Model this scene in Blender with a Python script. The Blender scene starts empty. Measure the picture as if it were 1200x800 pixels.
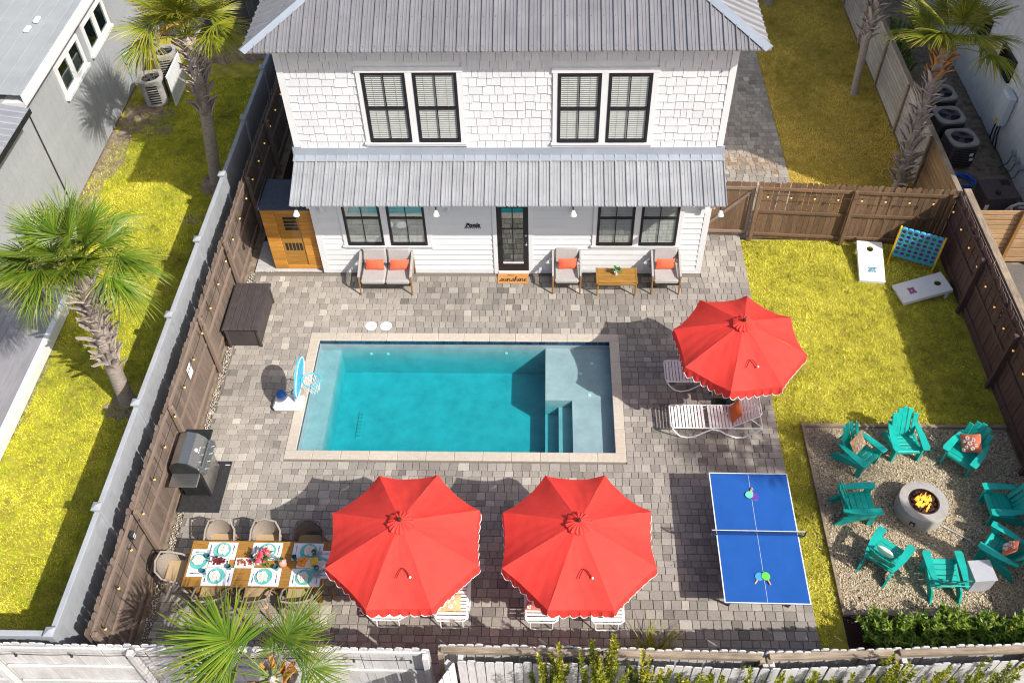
import bpy, math, random
import numpy as np
from mathutils import Vector, Matrix, Euler
R_ = math.radians
PI = math.pi
random.seed(7); rng = np.random.default_rng(7)
SC = bpy.context.scene
COL = SC.collection

# ------------------------------------------------------------------ camera
cam = bpy.data.cameras.new('camera'); cam.sensor_width = 36; cam.lens = 36*1097.35/1200
cam.clip_start = .1; cam.clip_end = 3000
co = bpy.data.objects.new('camera', cam); COL.objects.link(co); SC.camera = co
def cam_matrix(loc, p, y, r):
    f = Vector((-math.sin(y)*math.cos(p), math.cos(y)*math.cos(p), -math.sin(p)))
    a = Vector((math.cos(y), math.sin(y), 0)); u = a.cross(f)
    a2 = a*math.cos(r)+u*math.sin(r); u2 = -a*math.sin(r)+u*math.cos(r)
    m = Matrix((a2, u2, -f)).transposed().to_4x4(); m.translation = loc
    return m
co.matrix_world = cam_matrix(Vector((5.493, -11.04, 16.39)), R_(48.724), R_(2.968), R_(-1.939))
CAM = Vector((5.493, -11.04, 16.39))

# ------------------------------------------------------------------ light
SUN = Vector((.594, -.424, .683)).normalized()
w = bpy.data.worlds.new('World'); SC.world = w; w.use_nodes = True
nt = w.node_tree; bg = nt.nodes['Background']
sky = nt.nodes.new('ShaderNodeTexSky'); sky.sky_type = 'NISHITA'; sky.sun_disc = False
sky.sun_elevation = math.asin(SUN.z); sky.sun_rotation = math.atan2(SUN.x, SUN.y)
sky.air_density = 1.0; sky.dust_density = 3.0; sky.ozone_density = .6
nt.links.new(sky.outputs[0], bg.inputs[0]); bg.inputs[1].default_value = .122
sl = bpy.data.lights.new('sun', 'SUN'); sl.energy = 4.5; sl.angle = R_(.55); sl.color = (1, .955, .88)
so = bpy.data.objects.new('sun', sl); COL.objects.link(so); so.location = (30, -20, 40)
so.rotation_euler = SUN.to_track_quat('Z', 'Y').to_euler()
SC.view_settings.view_transform = 'Standard'; SC.view_settings.look = 'None'
SC.view_settings.exposure = .32; SC.view_settings.gamma = 1
SC.view_settings.use_curve_mapping = False
SC.cycles.max_bounces = 6; SC.cycles.transparent_max_bounces = 12
SC.cycles.use_denoising = True; SC.cycles.filter_width = 1.1

# ------------------------------------------------------------------ materials
def mat(name, c, c2=None, rough=.6, scale=8, bump=0, bscale=None, metal=0, spec=.4, rnd=0, hue=0, stretch=None,
        tone=None, stain=0, sscale=.7, emit=0, detail=5, world=False, subs=0, trans=0):
    m = bpy.data.materials.new(name); m.use_nodes = True
    n = m.node_tree.nodes; L = m.node_tree.links; b = n['Principled BSDF']
    b.inputs['Roughness'].default_value = rough; b.inputs['Metallic'].default_value = metal
    b.inputs['Specular IOR Level'].default_value = spec
    tc = n.new('ShaderNodeTexCoord'); src = tc.outputs['Object']
    if world:
        g = n.new('ShaderNodeNewGeometry'); src = g.outputs['Position']
    mp = n.new('ShaderNodeMapping'); L.new(src, mp.inputs[0])
    if stretch: mp.inputs['Scale'].default_value = stretch
    if rnd or hue:
        oi = n.new('ShaderNodeObjectInfo')
        cx = n.new('ShaderNodeVectorMath'); cx.operation = 'MULTIPLY_ADD'
        cb = n.new('ShaderNodeCombineXYZ')
        for k in range(3): L.new(oi.outputs['Random'], cb.inputs[k])
        cx.inputs[1].default_value = (37, 91, 53)
        L.new(cb.outputs[0], cx.inputs[0]); L.new(mp.outputs[0], cx.inputs[2]); vec = cx.outputs[0]
    else: vec = mp.outputs[0]
    no = n.new('ShaderNodeTexNoise'); no.inputs['Scale'].default_value = scale; no.inputs['Detail'].default_value = detail
    no.inputs['Roughness'].default_value = .62
    L.new(vec, no.inputs['Vector'])
    cr = n.new('ShaderNodeValToRGB')
    if c2 is None: c2 = tuple(min(1, x*1.12) for x in c); c = tuple(x*.88 for x in c)
    cr.color_ramp.elements[0].position = .3; cr.color_ramp.elements[1].position = .7
    cr.color_ramp.elements[0].color = (*c, 1); cr.color_ramp.elements[1].color = (*c2, 1)
    L.new(no.outputs[0], cr.inputs[0]); col = cr.outputs[0]
    def mult(col, fac_socket, lo, hi):
        mr = n.new('ShaderNodeMapRange'); mr.inputs['To Min'].default_value = lo; mr.inputs['To Max'].default_value = hi
        L.new(fac_socket, mr.inputs['Value'])
        mx = n.new('ShaderNodeMix'); mx.data_type = 'RGBA'; mx.blend_type = 'MULTIPLY'; mx.inputs[0].default_value = 1
        L.new(col, mx.inputs[6]); L.new(mr.outputs[0], mx.inputs[7]); return mx.outputs[2]
    if tone:
        at = n.new('ShaderNodeAttribute'); at.attribute_name = 'tone'
        tr = n.new('ShaderNodeValToRGB'); e = tr.color_ramp.elements
        while len(e) < len(tone): e.new(.5)
        for k, (p, cc) in enumerate(tone): e[k].position = p; e[k].color = (*cc, 1)
        L.new(at.outputs['Fac'], tr.inputs[0])
        mx = n.new('ShaderNodeMix'); mx.data_type = 'RGBA'; mx.blend_type = 'MULTIPLY'; mx.inputs[0].default_value = 1
        L.new(tr.outputs[0], mx.inputs[6]); L.new(col, mx.inputs[7]); col = mx.outputs[2]
    if rnd: col = mult(col, oi.outputs['Random'], 1-rnd, 1+rnd)
    if stain:
        g2 = n.new('ShaderNodeNewGeometry'); n2 = n.new('ShaderNodeTexNoise'); n2.inputs['Scale'].default_value = sscale
        n2.inputs['Detail'].default_value = 6; n2.inputs['Roughness'].default_value = .65
        L.new(g2.outputs['Position'], n2.inputs['Vector'])
        m2 = n.new('ShaderNodeMapRange'); m2.inputs['From Min'].default_value = .35; m2.inputs['From Max'].default_value = .65
        L.new(n2.outputs[0], m2.inputs['Value']); col = mult(col, m2.outputs[0], 1-stain, 1+stain*.35)
    if hue:
        hs = n.new('ShaderNodeHueSaturation'); mr = n.new('ShaderNodeMapRange')
        mr.inputs['To Min'].default_value = .5-hue; mr.inputs['To Max'].default_value = .5+hue
        L.new(oi.outputs['Random'], mr.inputs['Value']); L.new(mr.outputs[0], hs.inputs['Hue']); L.new(col, hs.inputs['Color']); col = hs.outputs[0]
    L.new(col, b.inputs['Base Color'])
    if bump:
        bp = n.new('ShaderNodeBump'); bp.inputs['Strength'].default_value = bump; bp.inputs['Distance'].default_value = .02
        if bscale:
            nb = n.new('ShaderNodeTexNoise'); nb.inputs['Scale'].default_value = bscale; nb.inputs['Detail'].default_value = 4
            L.new(vec, nb.inputs['Vector']); L.new(nb.outputs[0], bp.inputs['Height'])
        else: L.new(no.outputs[0], bp.inputs['Height'])
        L.new(bp.outputs[0], b.inputs['Normal'])
    if emit:
        L.new(col, b.inputs['Emission Color']); b.inputs['Emission Strength'].default_value = emit
    if trans:
        tl = n.new('ShaderNodeBsdfTranslucent'); ms = n.new('ShaderNodeMixShader'); ms.inputs[0].default_value = trans
        L.new(col, tl.inputs[0]); L.new(b.outputs[0], ms.inputs[1]); L.new(tl.outputs[0], ms.inputs[2])
        L.new(ms.outputs[0], n['Material Output'].inputs[0])
    return m

M = {}
def dm(key, *a, **k): M[key] = mat(key, *a, **k)
W = (1, 1, 1)
dm('white_paint', (.70, .71, .72), (.76, .765, .77), rough=.5, scale=3, bump=.05, bscale=60, stain=.06)
dm('white_siding', (.68, .69, .70), (.74, .75, .755), rough=.55, scale=2, bump=.08, bscale=40, rnd=.03, stretch=(.3, 1, 4), stain=.05)
dm('shingle_white', (.66, .67, .685), (.745, .755, .765), rough=.6, scale=14, bump=.15, stretch=(4, 4, .6), tone=[(0, (.90, .90, .91)), (1, (1, 1, 1))], stain=.05, sscale=1.6)
dm('roof_metal', (.25, .246, .262), (.315, .31, .327), rough=.42, scale=1.5, metal=.35, rnd=.035, stain=.10, sscale=1.1, spec=.5)
dm('hip_metal', (.33, .37, .43), (.40, .44, .50), rough=.4, scale=2, metal=.3)
dm('porch_metal', (.37, .38, .40), (.45, .46, .48), rough=.42, scale=1.5, metal=.35, rnd=.04, stain=.12, sscale=1.4)
dm('black_frame', (.012, .012, .016), (.024, .022, .028), rough=.35, scale=20)
dm('blind', (.44, .44, .43), (.52, .52, .51), rough=.5)
dm('dark_room', (.015, .017, .016), (.03, .034, .032), rough=.8)  # near-black for sheets standing in for unlit rooms; also the sauna grille
dm('fence_brown', (.125, .092, .073), (.225, .17, .138), rough=.85, scale=9, bump=.35, stretch=(7, 7, .5), rnd=.20, stain=.15)
dm('fence_umber', (.13, .075, .042), (.235, .145, .085), rough=.85, scale=9, bump=.35, stretch=(7, 7, .5), rnd=.24, stain=.2)
dm('fence_shaded', (.075, .042, .042), (.13, .075, .070), rough=.85, scale=9, bump=.3, stretch=(7, 7, .5), rnd=.12, stain=.1)  # brown fence on its shaded side; the shade is put into this colour
dm('rail_brown', (.16, .117, .09), (.27, .20, .16), rough=.85, scale=9, bump=.3, stretch=(.5, 7, 7), rnd=.1)
dm('vinyl', (.33, .35, .385), (.41, .43, .46), rough=.5, scale=3, rnd=.03, stain=.08)
dm('whitewash', (.50, .495, .50), (.66, .655, .66), rough=.8, scale=7, bump=.3, stretch=(6, 6, .5), rnd=.06, stain=.14, sscale=1.6)
dm('wood_raw', (.30, .18, .085), (.48, .31, .17), rough=.8, scale=7, bump=.25, stretch=(.5, 7, 7), rnd=.14, stain=.15)
dm('wood_grey', (.36, .32, .29), (.52, .47, .43), rough=.85, scale=7, bump=.25, stretch=(.5, 7, 7), rnd=.1, stain=.25)
dm('wood_tan', (.22, .165, .115), (.42, .335, .25), rough=.85, scale=5, bump=.3, stretch=(.6, 6, 6), rnd=.1, stain=.3, sscale=2)
dm('charcoal_fence', (.05, .053, .06), (.085, .09, .10), rough=.7, scale=6, bump=.2, stretch=(6, 6, .5), rnd=.1)
dm('paver', (.86, .86, .86), (1.1, 1.1, 1.1), rough=.85, scale=22, bump=.3, world=True, stain=.17, sscale=.75,
   tone=[(0, (.15, .135, .123)), (.30, (.26, .235, .21)), (.6, (.345, .313, .277)), (.85, (.42, .385, .34)), (1, (.52, .478, .425))])
dm('sand', (.14, .125, .105), (.22, .195, .165), rough=.95, scale=60, bump=.2, world=True)
dm('coping', (.47, .41, .345), (.56, .50, .425), rough=.7, scale=14, bump=.1, rnd=.05, stain=.08, world=False)
dm('plaster', (.46, .33, .36), (.60, .45, .475), rough=.8, scale=2.6, bump=.05)
dm('pool_tile', (.008, .03, .07), (.02, .07, .13), rough=.2, scale=12, rnd=.4)
dm('soil', (.13, .09, .055), (.34, .27, .20), rough=.95, scale=5, bump=.4, world=True)
dm('lawn_base', (.22, .18, .03), (.46, .41, .05), rough=.95, scale=3, bump=.5, bscale=40, world=True)
dm('lawn_base_dry', (.28, .18, .03), (.50, .32, .06), rough=.95, scale=3, bump=.5, bscale=40, world=True)
dm('mulch', (.02, .007, .007), (.06, .022, .018), rough=.95, scale=30, bump=.8, world=True)
dm('gravel_base', (.24, .19, .13), (.52, .44, .32), rough=.95, scale=45, bump=.6, world=True)
dm('pebble', (.8, .8, .8), (1.1, 1.1, 1.1), rough=.8, scale=30, tone=[(0, (.10, .075, .06)), (.35, (.40, .31, .19)), (.7, (.62, .51, .34)), (1, (.82, .73, .57))])
dm('white_pebble', (.8, .8, .8), (1.1, 1.1, 1.1), rough=.7, scale=30, tone=[(0, (.36, .32, .27)), (1, (.78, .74, .68))])
dm('concrete', (.42, .41, .40), (.56, .55, .535), rough=.85, scale=10, bump=.15, stain=.15)
dm('grass_left', (.85, .85, .85), W, rough=.7, scale=1, spec=.2, trans=0,
   tone=[(0, (.22, .18, .04)), (.2, (.20, .26, .015)), (.45, (.50, .55, .032)), (.7, (.79, .76, .055)), (1, (.90, .82, .17))])
dm('grass_right', (.85, .85, .85), W, rough=.7, scale=1, spec=.2, trans=0,
   tone=[(0, (.26, .20, .03)), (.2, (.26, .26, .02)), (.45, (.62, .60, .05)), (.7, (.88, .83, .11)), (1, (.96, .88, .25))])
dm('grass_back', (.85, .85, .85), W, rough=.7, scale=1, spec=.2, trans=0,
   tone=[(0, (.16, .14, .03)), (.25, (.30, .28, .04)), (.6, (.74, .62, .13)), (1, (.95, .72, .17))])
dm('red_canvas', (.78, .054, .042), (.84, .064, .05), rough=.75, scale=4, bump=.35, bscale=7, rnd=.02, spec=.2, trans=.12)
dm('white_trim', (.80, .78, .76), (.86, .84, .82), rough=.7, scale=4)
dm('white_metal', (.78, .77, .77), (.84, .83, .83), rough=.35, scale=4)
dm('strap', (.74, .71, .71), (.82, .79, .79), rough=.5, scale=6, bump=.05)
dm('bronze', (.07, .05, .035), (.11, .08, .06), rough=.35, metal=.6, scale=6)
dm('teal_plastic', (.006, .40, .335), (.012, .47, .395), rough=.42, scale=5, rnd=.10, bump=.04, bscale=70, stain=.12, sscale=5)
dm('blue_table', (.016, .092, .36), (.02, .105, .40), rough=.32, scale=3, stain=.08)
dm('navy', (.006, .02, .09), (.012, .035, .14), rough=.6, scale=10)
dm('table_leg', (.05, .05, .055), (.08, .08, .085), rough=.4, metal=.5, scale=6)
dm('teak', (.24, .115, .022), (.40, .21, .045), rough=.55, scale=5, bump=.12, stretch=(.6, 8, 8), rnd=.10)
dm('teak_dark', (.20, .10, .035), (.32, .17, .06), rough=.55, scale=5, bump=.1, stretch=(8, 8, .7), rnd=.1)
dm('cedar', (.40, .17, .028), (.58, .28, .05), rough=.5, scale=5, bump=.08, stretch=(.5, 6, 9), rnd=.18)
dm('cushion', (.36, .345, .335), (.44, .425, .415), rough=.9, scale=40, bump=.2, stain=.06, sscale=4)
dm('orange_fabric', (.80, .11, .05), (.88, .15, .07), rough=.85, scale=30, bump=.15)
dm('rust_fabric', (.62, .13, .03), (.72, .18, .05), rough=.8, scale=20, bump=.2)
dm('doormat', (.42, .19, .055), (.55, .27, .09), rough=.95, scale=80, bump=.4)
dm('black_print', (.015, .012, .012), (.03, .025, .025), rough=.8)
dm('orange_print', (.65, .14, .02), (.75, .2, .03), rough=.8)
dm('dark_resin', (.045, .037, .038), (.085, .07, .07), rough=.6, scale=6, bump=.25, stretch=(8, 1, 8), stain=.2, sscale=3)
dm('stainless', (.40, .39, .37), (.52, .51, .48), rough=.28, metal=.9, scale=5, stretch=(1, 14, 1))
dm('dark_enamel', (.035, .037, .04), (.06, .062, .065), rough=.25, metal=.5, scale=6)
dm('black_rubber', (.018, .018, .020), (.035, .035, .037), rough=.8, scale=12, bump=.2)
dm('wicker', (.27, .225, .19), (.42, .36, .31), rough=.8, scale=70, bump=.6, detail=2, stretch=(1, 1, 2))
dm('wicker_shaded', (.14, .115, .105), (.22, .185, .17), rough=.8, scale=70, bump=.6, detail=2)  # darker copy of wicker, with the umbrella's shade put into the colour
dm('cloth_white', (.70, .72, .80), (.78, .80, .86), rough=.85, scale=30, bump=.1)
dm('cloth_linen', (.62, .56, .50), (.74, .68, .62), rough=.9, scale=25, bump=.2)
dm('teal_glaze', (.10, .42, .40), (.16, .52, .49), rough=.2, scale=8)
dm('glass_teal', (.02, .14, .16), (.04, .20, .22), rough=.08, scale=4, spec=.8)
dm('grape', (.11, .008, .014), (.2, .015, .02), rough=.3, rnd=.3)
dm('strawberry', (.55, .02, .015), (.7, .04, .02), rough=.35)
dm('orange_fruit', (.80, .25, .02), (.88, .32, .03), rough=.45, bump=.1, scale=50)
dm('banana', (.75, .52, .04), (.85, .62, .07), rough=.5)
dm('pink_fruit', (.72, .30, .25), (.80, .40, .33), rough=.6, bump=.4, scale=30)
dm('leaf_green', (.035, .12, .02), (.08, .20, .03), rough=.55, scale=10)
dm('petal_pink', (.72, .06, .14), (.85, .16, .24), rough=.6, scale=8)
dm('petal_white', (.78, .70, .72), (.88, .80, .82), rough=.6, scale=8)
dm('ceramic_white', (.76, .76, .75), (.83, .83, .82), rough=.25)
dm('sky_blue_plastic', (.05, .42, .72), (.08, .50, .80), rough=.3, scale=4)
dm('blue_plastic', (.015, .10, .42), (.025, .15, .52), rough=.3)
dm('game_blue', (.06, .34, .56), (.09, .42, .64), rough=.4)
dm('game_yellow', (.78, .44, .012), (.85, .52, .02), rough=.4)
dm('game_purple', (.13, .02, .13), (.18, .03, .18), rough=.4)
dm('game_green', (.03, .14, .03), (.06, .20, .05), rough=.4)
dm('board_white', (.76, .75, .74), (.83, .82, .81), rough=.4, scale=4)
dm('decal_teal', (.02, .16, .20), (.28, .42, .55), rough=.5, scale=14)
dm('decal_pink', (.32, .01, .13), (.42, .20, .33), rough=.5, scale=14)
dm('hvac_beige', (.30, .285, .265), (.40, .38, .355), rough=.6, scale=6, stain=.15, sscale=3)
dm('hvac_dark', (.055, .052, .06), (.085, .08, .09), rough=.55, scale=6)
dm('hvac_black', (.01, .01, .013), (.02, .02, .025), rough=.6)
dm('meter_grey', (.28, .36, .38), (.36, .44, .46), rough=.5)
dm('heater_white', (.60, .64, .68), (.68, .72, .76), rough=.4)
dm('hose_blue', (.01, .12, .55), (.02, .18, .68), rough=.4)
dm('brown_plastic', (.06, .04, .045), (.09, .065, .07), rough=.5)
dm('pvc', (.52, .50, .48), (.60, .58, .56), rough=.4)
dm('board_batten', (.33, .345, .36), (.385, .40, .415), rough=.65, scale=2, bump=.06, bscale=50, stain=.08, sscale=.9)
dm('flat_roof', (.30, .32, .33), (.35, .37, .38), rough=.6, scale=1.5, stain=.06)
dm('deck_board', (.25, .245, .26), (.32, .315, .33), rough=.6, scale=4, rnd=.05, stretch=(6, .4, 6), stain=.12)
dm('trunk', (.24, .195, .165), (.42, .36, .32), rough=.95, scale=9, bump=.9, stretch=(1, 1, 2.5))
dm('drain_grey', (.36, .30, .31), (.40, .34, .35), rough=.6)
dm('boot', (.28, .225, .195), (.47, .405, .365), rough=.95, scale=12, bump=.5, rnd=.25, stretch=(3, 3, .8))
dm('boot_orange', (.33, .13, .03), (.55, .26, .06), rough=.95, scale=12, bump=.5, rnd=.25, stretch=(3, 3, .8))
FR = dict(rough=.42, scale=5, spec=.45, trans=.22)
dm('frond', (.9, .9, .9), W, rnd=.18, tone=[(0, (.045, .12, .010)), (.5, (.12, .215, .014)), (.85, (.27, .32, .03)), (1, (.52, .43, .13))], **FR)
dm('frond_gold', (.9, .9, .9), W, rnd=.15, tone=[(0, (.09, .15, .010)), (.5, (.22, .26, .016)), (.85, (.42, .36, .03)), (1, (.58, .42, .10))], **FR)
dm('frond_dry', (.9, .9, .9), W, rnd=.15, tone=[(0, (.45, .22, .015)), (.5, (.58, .33, .02)), (1, (.62, .42, .14))], **FR)
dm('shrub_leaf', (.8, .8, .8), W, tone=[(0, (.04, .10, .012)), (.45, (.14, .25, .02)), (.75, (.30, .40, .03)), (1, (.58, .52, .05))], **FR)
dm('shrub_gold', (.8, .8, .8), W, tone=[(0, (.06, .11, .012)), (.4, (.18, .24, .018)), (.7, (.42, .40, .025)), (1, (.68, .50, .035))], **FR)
dm('stem', (.08, .055, .035), (.14, .10, .07), rough=.9, scale=10)
dm('pit_concrete', (.34, .325, .30), (.43, .415, .385), rough=.8, scale=9, bump=.1, stain=.1, sscale=4)
dm('tan_cushion', (.38, .27, .15), (.46, .34, .20), rough=.9, scale=30, bump=.2)
dm('lava', (.012, .008, .008), (.09, .05, .04), rough=.9, scale=20, rnd=.3)
dm('flame', (1, .22, .01), (1, .55, .08), emit=1.5, scale=14)
dm('red_strap', (.20, .012, .010), (.26, .018, .014), rough=.8)
dm('bulb', (1, .48, .10), (1, .55, .15), emit=.55)
dm('grey_box', (.40, .40, .44), (.48, .48, .52), rough=.6, scale=4)
dm('coral_print', (.70, .16, .085), (.78, .22, .12), rough=.85, scale=20, bump=.1)
dm('cream_print', (.78, .70, .62), (.84, .77, .70), rough=.85, scale=20)
dm('tan_print', (.66, .38, .17), (.74, .45, .22), rough=.85, scale=20)
dm('dark_roof', (.035, .045, .07), (.06, .07, .10), rough=.7, scale=10)
dm('mint', (.14, .62, .45), (.17, .68, .5), rough=.6)
dm('purple', (.12, .04, .33), (.15, .055, .38), rough=.6)
dm('lime', (.12, .62, .06), (.15, .68, .08), rough=.6)
dm('azure', (.05, .30, .62), (.07, .35, .68), rough=.6)
dm('wood_pale', (.55, .33, .15), (.65, .42, .22), rough=.5, stretch=(1, 8, 8))

def glass_mat(name, tint, refl, rough=.03):
    m = bpy.data.materials.new(name); m.use_nodes = True; n = m.node_tree.nodes; L = m.node_tree.links
    n.remove(n['Principled BSDF'])
    t = n.new('ShaderNodeBsdfTransparent'); t.inputs[0].default_value = (*tint, 1)
    g = n.new('ShaderNodeBsdfGlossy'); g.inputs['Roughness'].default_value = rough; g.inputs[0].default_value = (.85, .93, .92, 1)
    lw = n.new('ShaderNodeLayerWeight'); lw.inputs[0].default_value = .5
    pw = n.new('ShaderNodeMath'); pw.operation = 'POWER'; pw.inputs[1].default_value = 5; L.new(lw.outputs['Facing'], pw.inputs[0])
    ad = n.new('ShaderNodeMath'); ad.operation = 'ADD'; ad.inputs[1].default_value = refl; ad.use_clamp = True
    no = n.new('ShaderNodeTexNoise'); no.inputs['Scale'].default_value = 2.2
    bp = n.new('ShaderNodeBump'); bp.inputs['Strength'].default_value = .02; L.new(no.outputs[0], bp.inputs['Height']); L.new(bp.outputs[0], g.inputs['Normal'])
    mx = n.new('ShaderNodeMixShader'); L.new(pw.outputs[0], ad.inputs[0]); L.new(ad.outputs[0], mx.inputs[0])
    L.new(t.outputs[0], mx.inputs[1]); L.new(g.outputs[0], mx.inputs[2]); L.new(mx.outputs[0], n['Material Output'].inputs[0])
    return m
M['glass_low'] = glass_mat('glass_low', (.90, .94, .93), .28)
M['glass_up'] = glass_mat('glass_up', (.96, .98, .97), .05)
M['glass_clear'] = glass_mat('glass_clear', (.85, .88, .84), .04)
M['glass_side'] = glass_mat('glass_side', (.4, .5, .48), .18)
def water_mat():
    m = bpy.data.materials.new('pool_water'); m.use_nodes = True; n = m.node_tree.nodes; L = m.node_tree.links
    n.remove(n['Principled BSDF'])
    t = n.new('ShaderNodeBsdfTransparent'); t.inputs[0].default_value = (.94, 1, 1, 1)
    g = n.new('ShaderNodeBsdfGlossy'); g.inputs['Roughness'].default_value = .06
    lw = n.new('ShaderNodeLayerWeight'); lw.inputs[0].default_value = .5
    pw = n.new('ShaderNodeMath'); pw.operation = 'POWER'; pw.inputs[1].default_value = 5; L.new(lw.outputs['Facing'], pw.inputs[0])
    ad = n.new('ShaderNodeMath'); ad.operation = 'ADD'; ad.inputs[1].default_value = .05; ad.use_clamp = True; L.new(pw.outputs[0], ad.inputs[0])
    no = n.new('ShaderNodeTexNoise'); no.inputs['Scale'].default_value = 7; no.inputs['Detail'].default_value = 4
    no.inputs['Distortion'].default_value = .6
    ge = n.new('ShaderNodeNewGeometry'); L.new(ge.outputs['Position'], no.inputs['Vector'])
    bp = n.new('ShaderNodeBump'); bp.inputs['Strength'].default_value = .8; bp.inputs['Distance'].default_value = .05
    L.new(no.outputs[0], bp.inputs['Height'])
    L.new(bp.outputs[0], g.inputs['Normal']); L.new(bp.outputs[0], lw.inputs['Normal'])
    mx = n.new('ShaderNodeMixShader'); L.new(ad.outputs[0], mx.inputs[0]); L.new(t.outputs[0], mx.inputs[1]); L.new(g.outputs[0], mx.inputs[2])
    L.new(mx.outputs[0], n['Material Output'].inputs[0])
    va = n.new('ShaderNodeVolumeAbsorption'); va.inputs['Color'].default_value = (.05, .93, .955, 1); va.inputs['Density'].default_value = 1.45
    L.new(va.outputs[0], n['Material Output'].inputs['Volume'])
    return m
M['pool_water'] = water_mat()

# ------------------------------------------------------------------ mesh helpers
ROOT = {}
def rotz(a): return Matrix.Rotation(a, 4, 'Z')
class MB:
    def __init__(s): s.v = []; s.f = []; s.m = []; s.t = []
    def add(s, vs, fs, mi=0, X=None, tone=None):
        k = len(s.v)
        if X is not None: vs = [tuple(X @ Vector(v)) for v in vs]
        s.v += [tuple(v) for v in vs]; s.f += [tuple(i+k for i in f) for f in fs]; s.m += [mi]*len(fs)
        s.t += [0 if tone is None else tone]*len(fs); return s
    def box(s, c, d, rz=0, X=None, mi=0, tone=None):
        x, y, z = d[0]/2, d[1]/2, d[2]/2
        vs = [(-x, -y, -z), (x, -y, -z), (x, y, -z), (-x, y, -z), (-x, -y, z), (x, -y, z), (x, y, z), (-x, y, z)]
        T = Matrix.Translation(c) @ (rotz(rz) if rz else Matrix())
        if X is not None: T = T @ X
        return s.add(vs, [(0, 3, 2, 1), (4, 5, 6, 7), (0, 1, 5, 4), (1, 2, 6, 5), (2, 3, 7, 6), (3, 0, 4, 7)], mi, T, tone)
    def bb(s, x0, x1, y0, y1, z0, z1, mi=0, tone=None):
        return s.box(((x0+x1)/2, (y0+y1)/2, (z0+z1)/2), (x1-x0, y1-y0, z1-z0), mi=mi, tone=tone)
    def rbox(s, c, d, b, rz=0, X=None, mi=0):      # chamfered box
        hx, hy, hz = d[0]/2, d[1]/2, d[2]/2; b = min(b, hx*.98, hy*.98, hz*.98)
        T = Matrix.Translation(c) @ (rotz(rz) if rz else Matrix())
        if X is not None: T = T @ X
        vs = []; idx = {}
        for sx in (-1, 1):
            for sy in (-1, 1):
                for sz in (-1, 1):
                    for ax in range(3):
                        p = [sx*(hx-b), sy*(hy-b), sz*(hz-b)]; p[ax] += (sx, sy, sz)[ax]*b
                        idx[(sx, sy, sz, ax)] = len(vs); vs.append(p)
        fs = []
        for ax in range(3):
            o1, o2 = [a for a in range(3) if a != ax]
            for sg in (-1, 1):
                q = []
                for (a, b2) in ((-1, -1), (1, -1), (1, 1), (-1, 1)):
                    k = [0, 0, 0]; k[ax] = sg; k[o1] = a; k[o2] = b2; q.append(idx[(*k, ax)])
                fs.append(q if (sg > 0) == (ax != 1) else q[::-1])
        for ax in range(3):      # edges
            o1, o2 = [a for a in range(3) if a != ax]
            for a in (-1, 1):
                for b2 in (-1, 1):
                    k0 = [0, 0, 0]; k1 = [0, 0, 0]; k0[ax] = -1; k1[ax] = 1
                    k0[o1] = k1[o1] = a; k0[o2] = k1[o2] = b2
                    fs.append([idx[(*k0, o1)], idx[(*k1, o1)], idx[(*k1, o2)], idx[(*k0, o2)]])
        for sx in (-1, 1):
            for sy in (-1, 1):
                for sz in (-1, 1): fs.append([idx[(sx, sy, sz, a)] for a in range(3)])
        return s.add(vs, fs, mi, T)
    def tube(s, pts, r, n=6, closed=False, mi=0, X=None, cap=True, tone=None):
        P = [Vector(p) for p in pts]; k = len(P); rs = r if isinstance(r, (list, tuple)) else [r]*k
        vs = []; up = Vector((0, 0, 1)); prev = None
        for i in range(k):
            a = P[(i-1) % k] if (closed or i > 0) else P[i]; b = P[(i+1) % k] if (closed or i < k-1) else P[i]
            d = (b-a).normalized()
            if prev is None:
                q = d.cross(up);  q = d.cross(Vector((1, 0, 0))) if q.length < 1e-3 else q
            else: q = prev-d*prev.dot(d)
            if q.length < 1e-6: q = d.orthogonal()
            q.normalize(); prev = q; e = d.cross(q)
            for j in range(n):
                t = 2*PI*j/n; vs.append(P[i]+(q*math.cos(t)+e*math.sin(t))*rs[i])
        fs = []
        for i in range(k if closed else k-1):
            i2 = (i+1) % k
            for j in range(n): fs.append((i*n+j, i*n+(j+1) % n, i2*n+(j+1) % n, i2*n+j))
        if cap and not closed: fs += [tuple(range(n))[::-1], tuple((k-1)*n+j for j in range(n))]
        return s.add(vs, fs, mi, X, tone)
    def lathe(s, prof, n=16, c=(0, 0, 0), mi=0, X=None, sy=1, caps=True):
        vs = []; fs = []
        for (r, z) in prof:
            for j in range(n):
                t = 2*PI*j/n; vs.append((c[0]+r*math.cos(t), c[1]+r*math.sin(t)*sy, c[2]+z))
        for i in range(len(prof)-1):
            for j in range(n): fs.append((i*n+j, i*n+(j+1) % n, (i+1)*n+(j+1) % n, (i+1)*n+j))
        if caps and prof[0][0] > 1e-4: fs.append(tuple(range(n))[::-1])
        if caps and prof[-1][0] > 1e-4: fs.append(tuple((len(prof)-1)*n+j for j in range(n)))
        return s.add(vs, fs, mi, X)
    def ball(s, c, r, n=8, m=6, mi=0, sc=(1, 1, 1), X=None):
        vs = [(c[0], c[1], c[2]-r*sc[2])]; fs = []
        for i in range(1, m):
            ph = PI*i/m
            for j in range(n):
                t = 2*PI*j/n; vs.append((c[0]+r*sc[0]*math.sin(ph)*math.cos(t), c[1]+r*sc[1]*math.sin(ph)*math.sin(t), c[2]-r*sc[2]*math.cos(ph)))
        vs.append((c[0], c[1], c[2]+r*sc[2])); e = len(vs)-1
        for j in range(n): fs.append((0, 1+(j+1) % n, 1+j)); fs.append((e, 1+(m-2)*n+j, 1+(m-2)*n+(j+1) % n))
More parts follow.
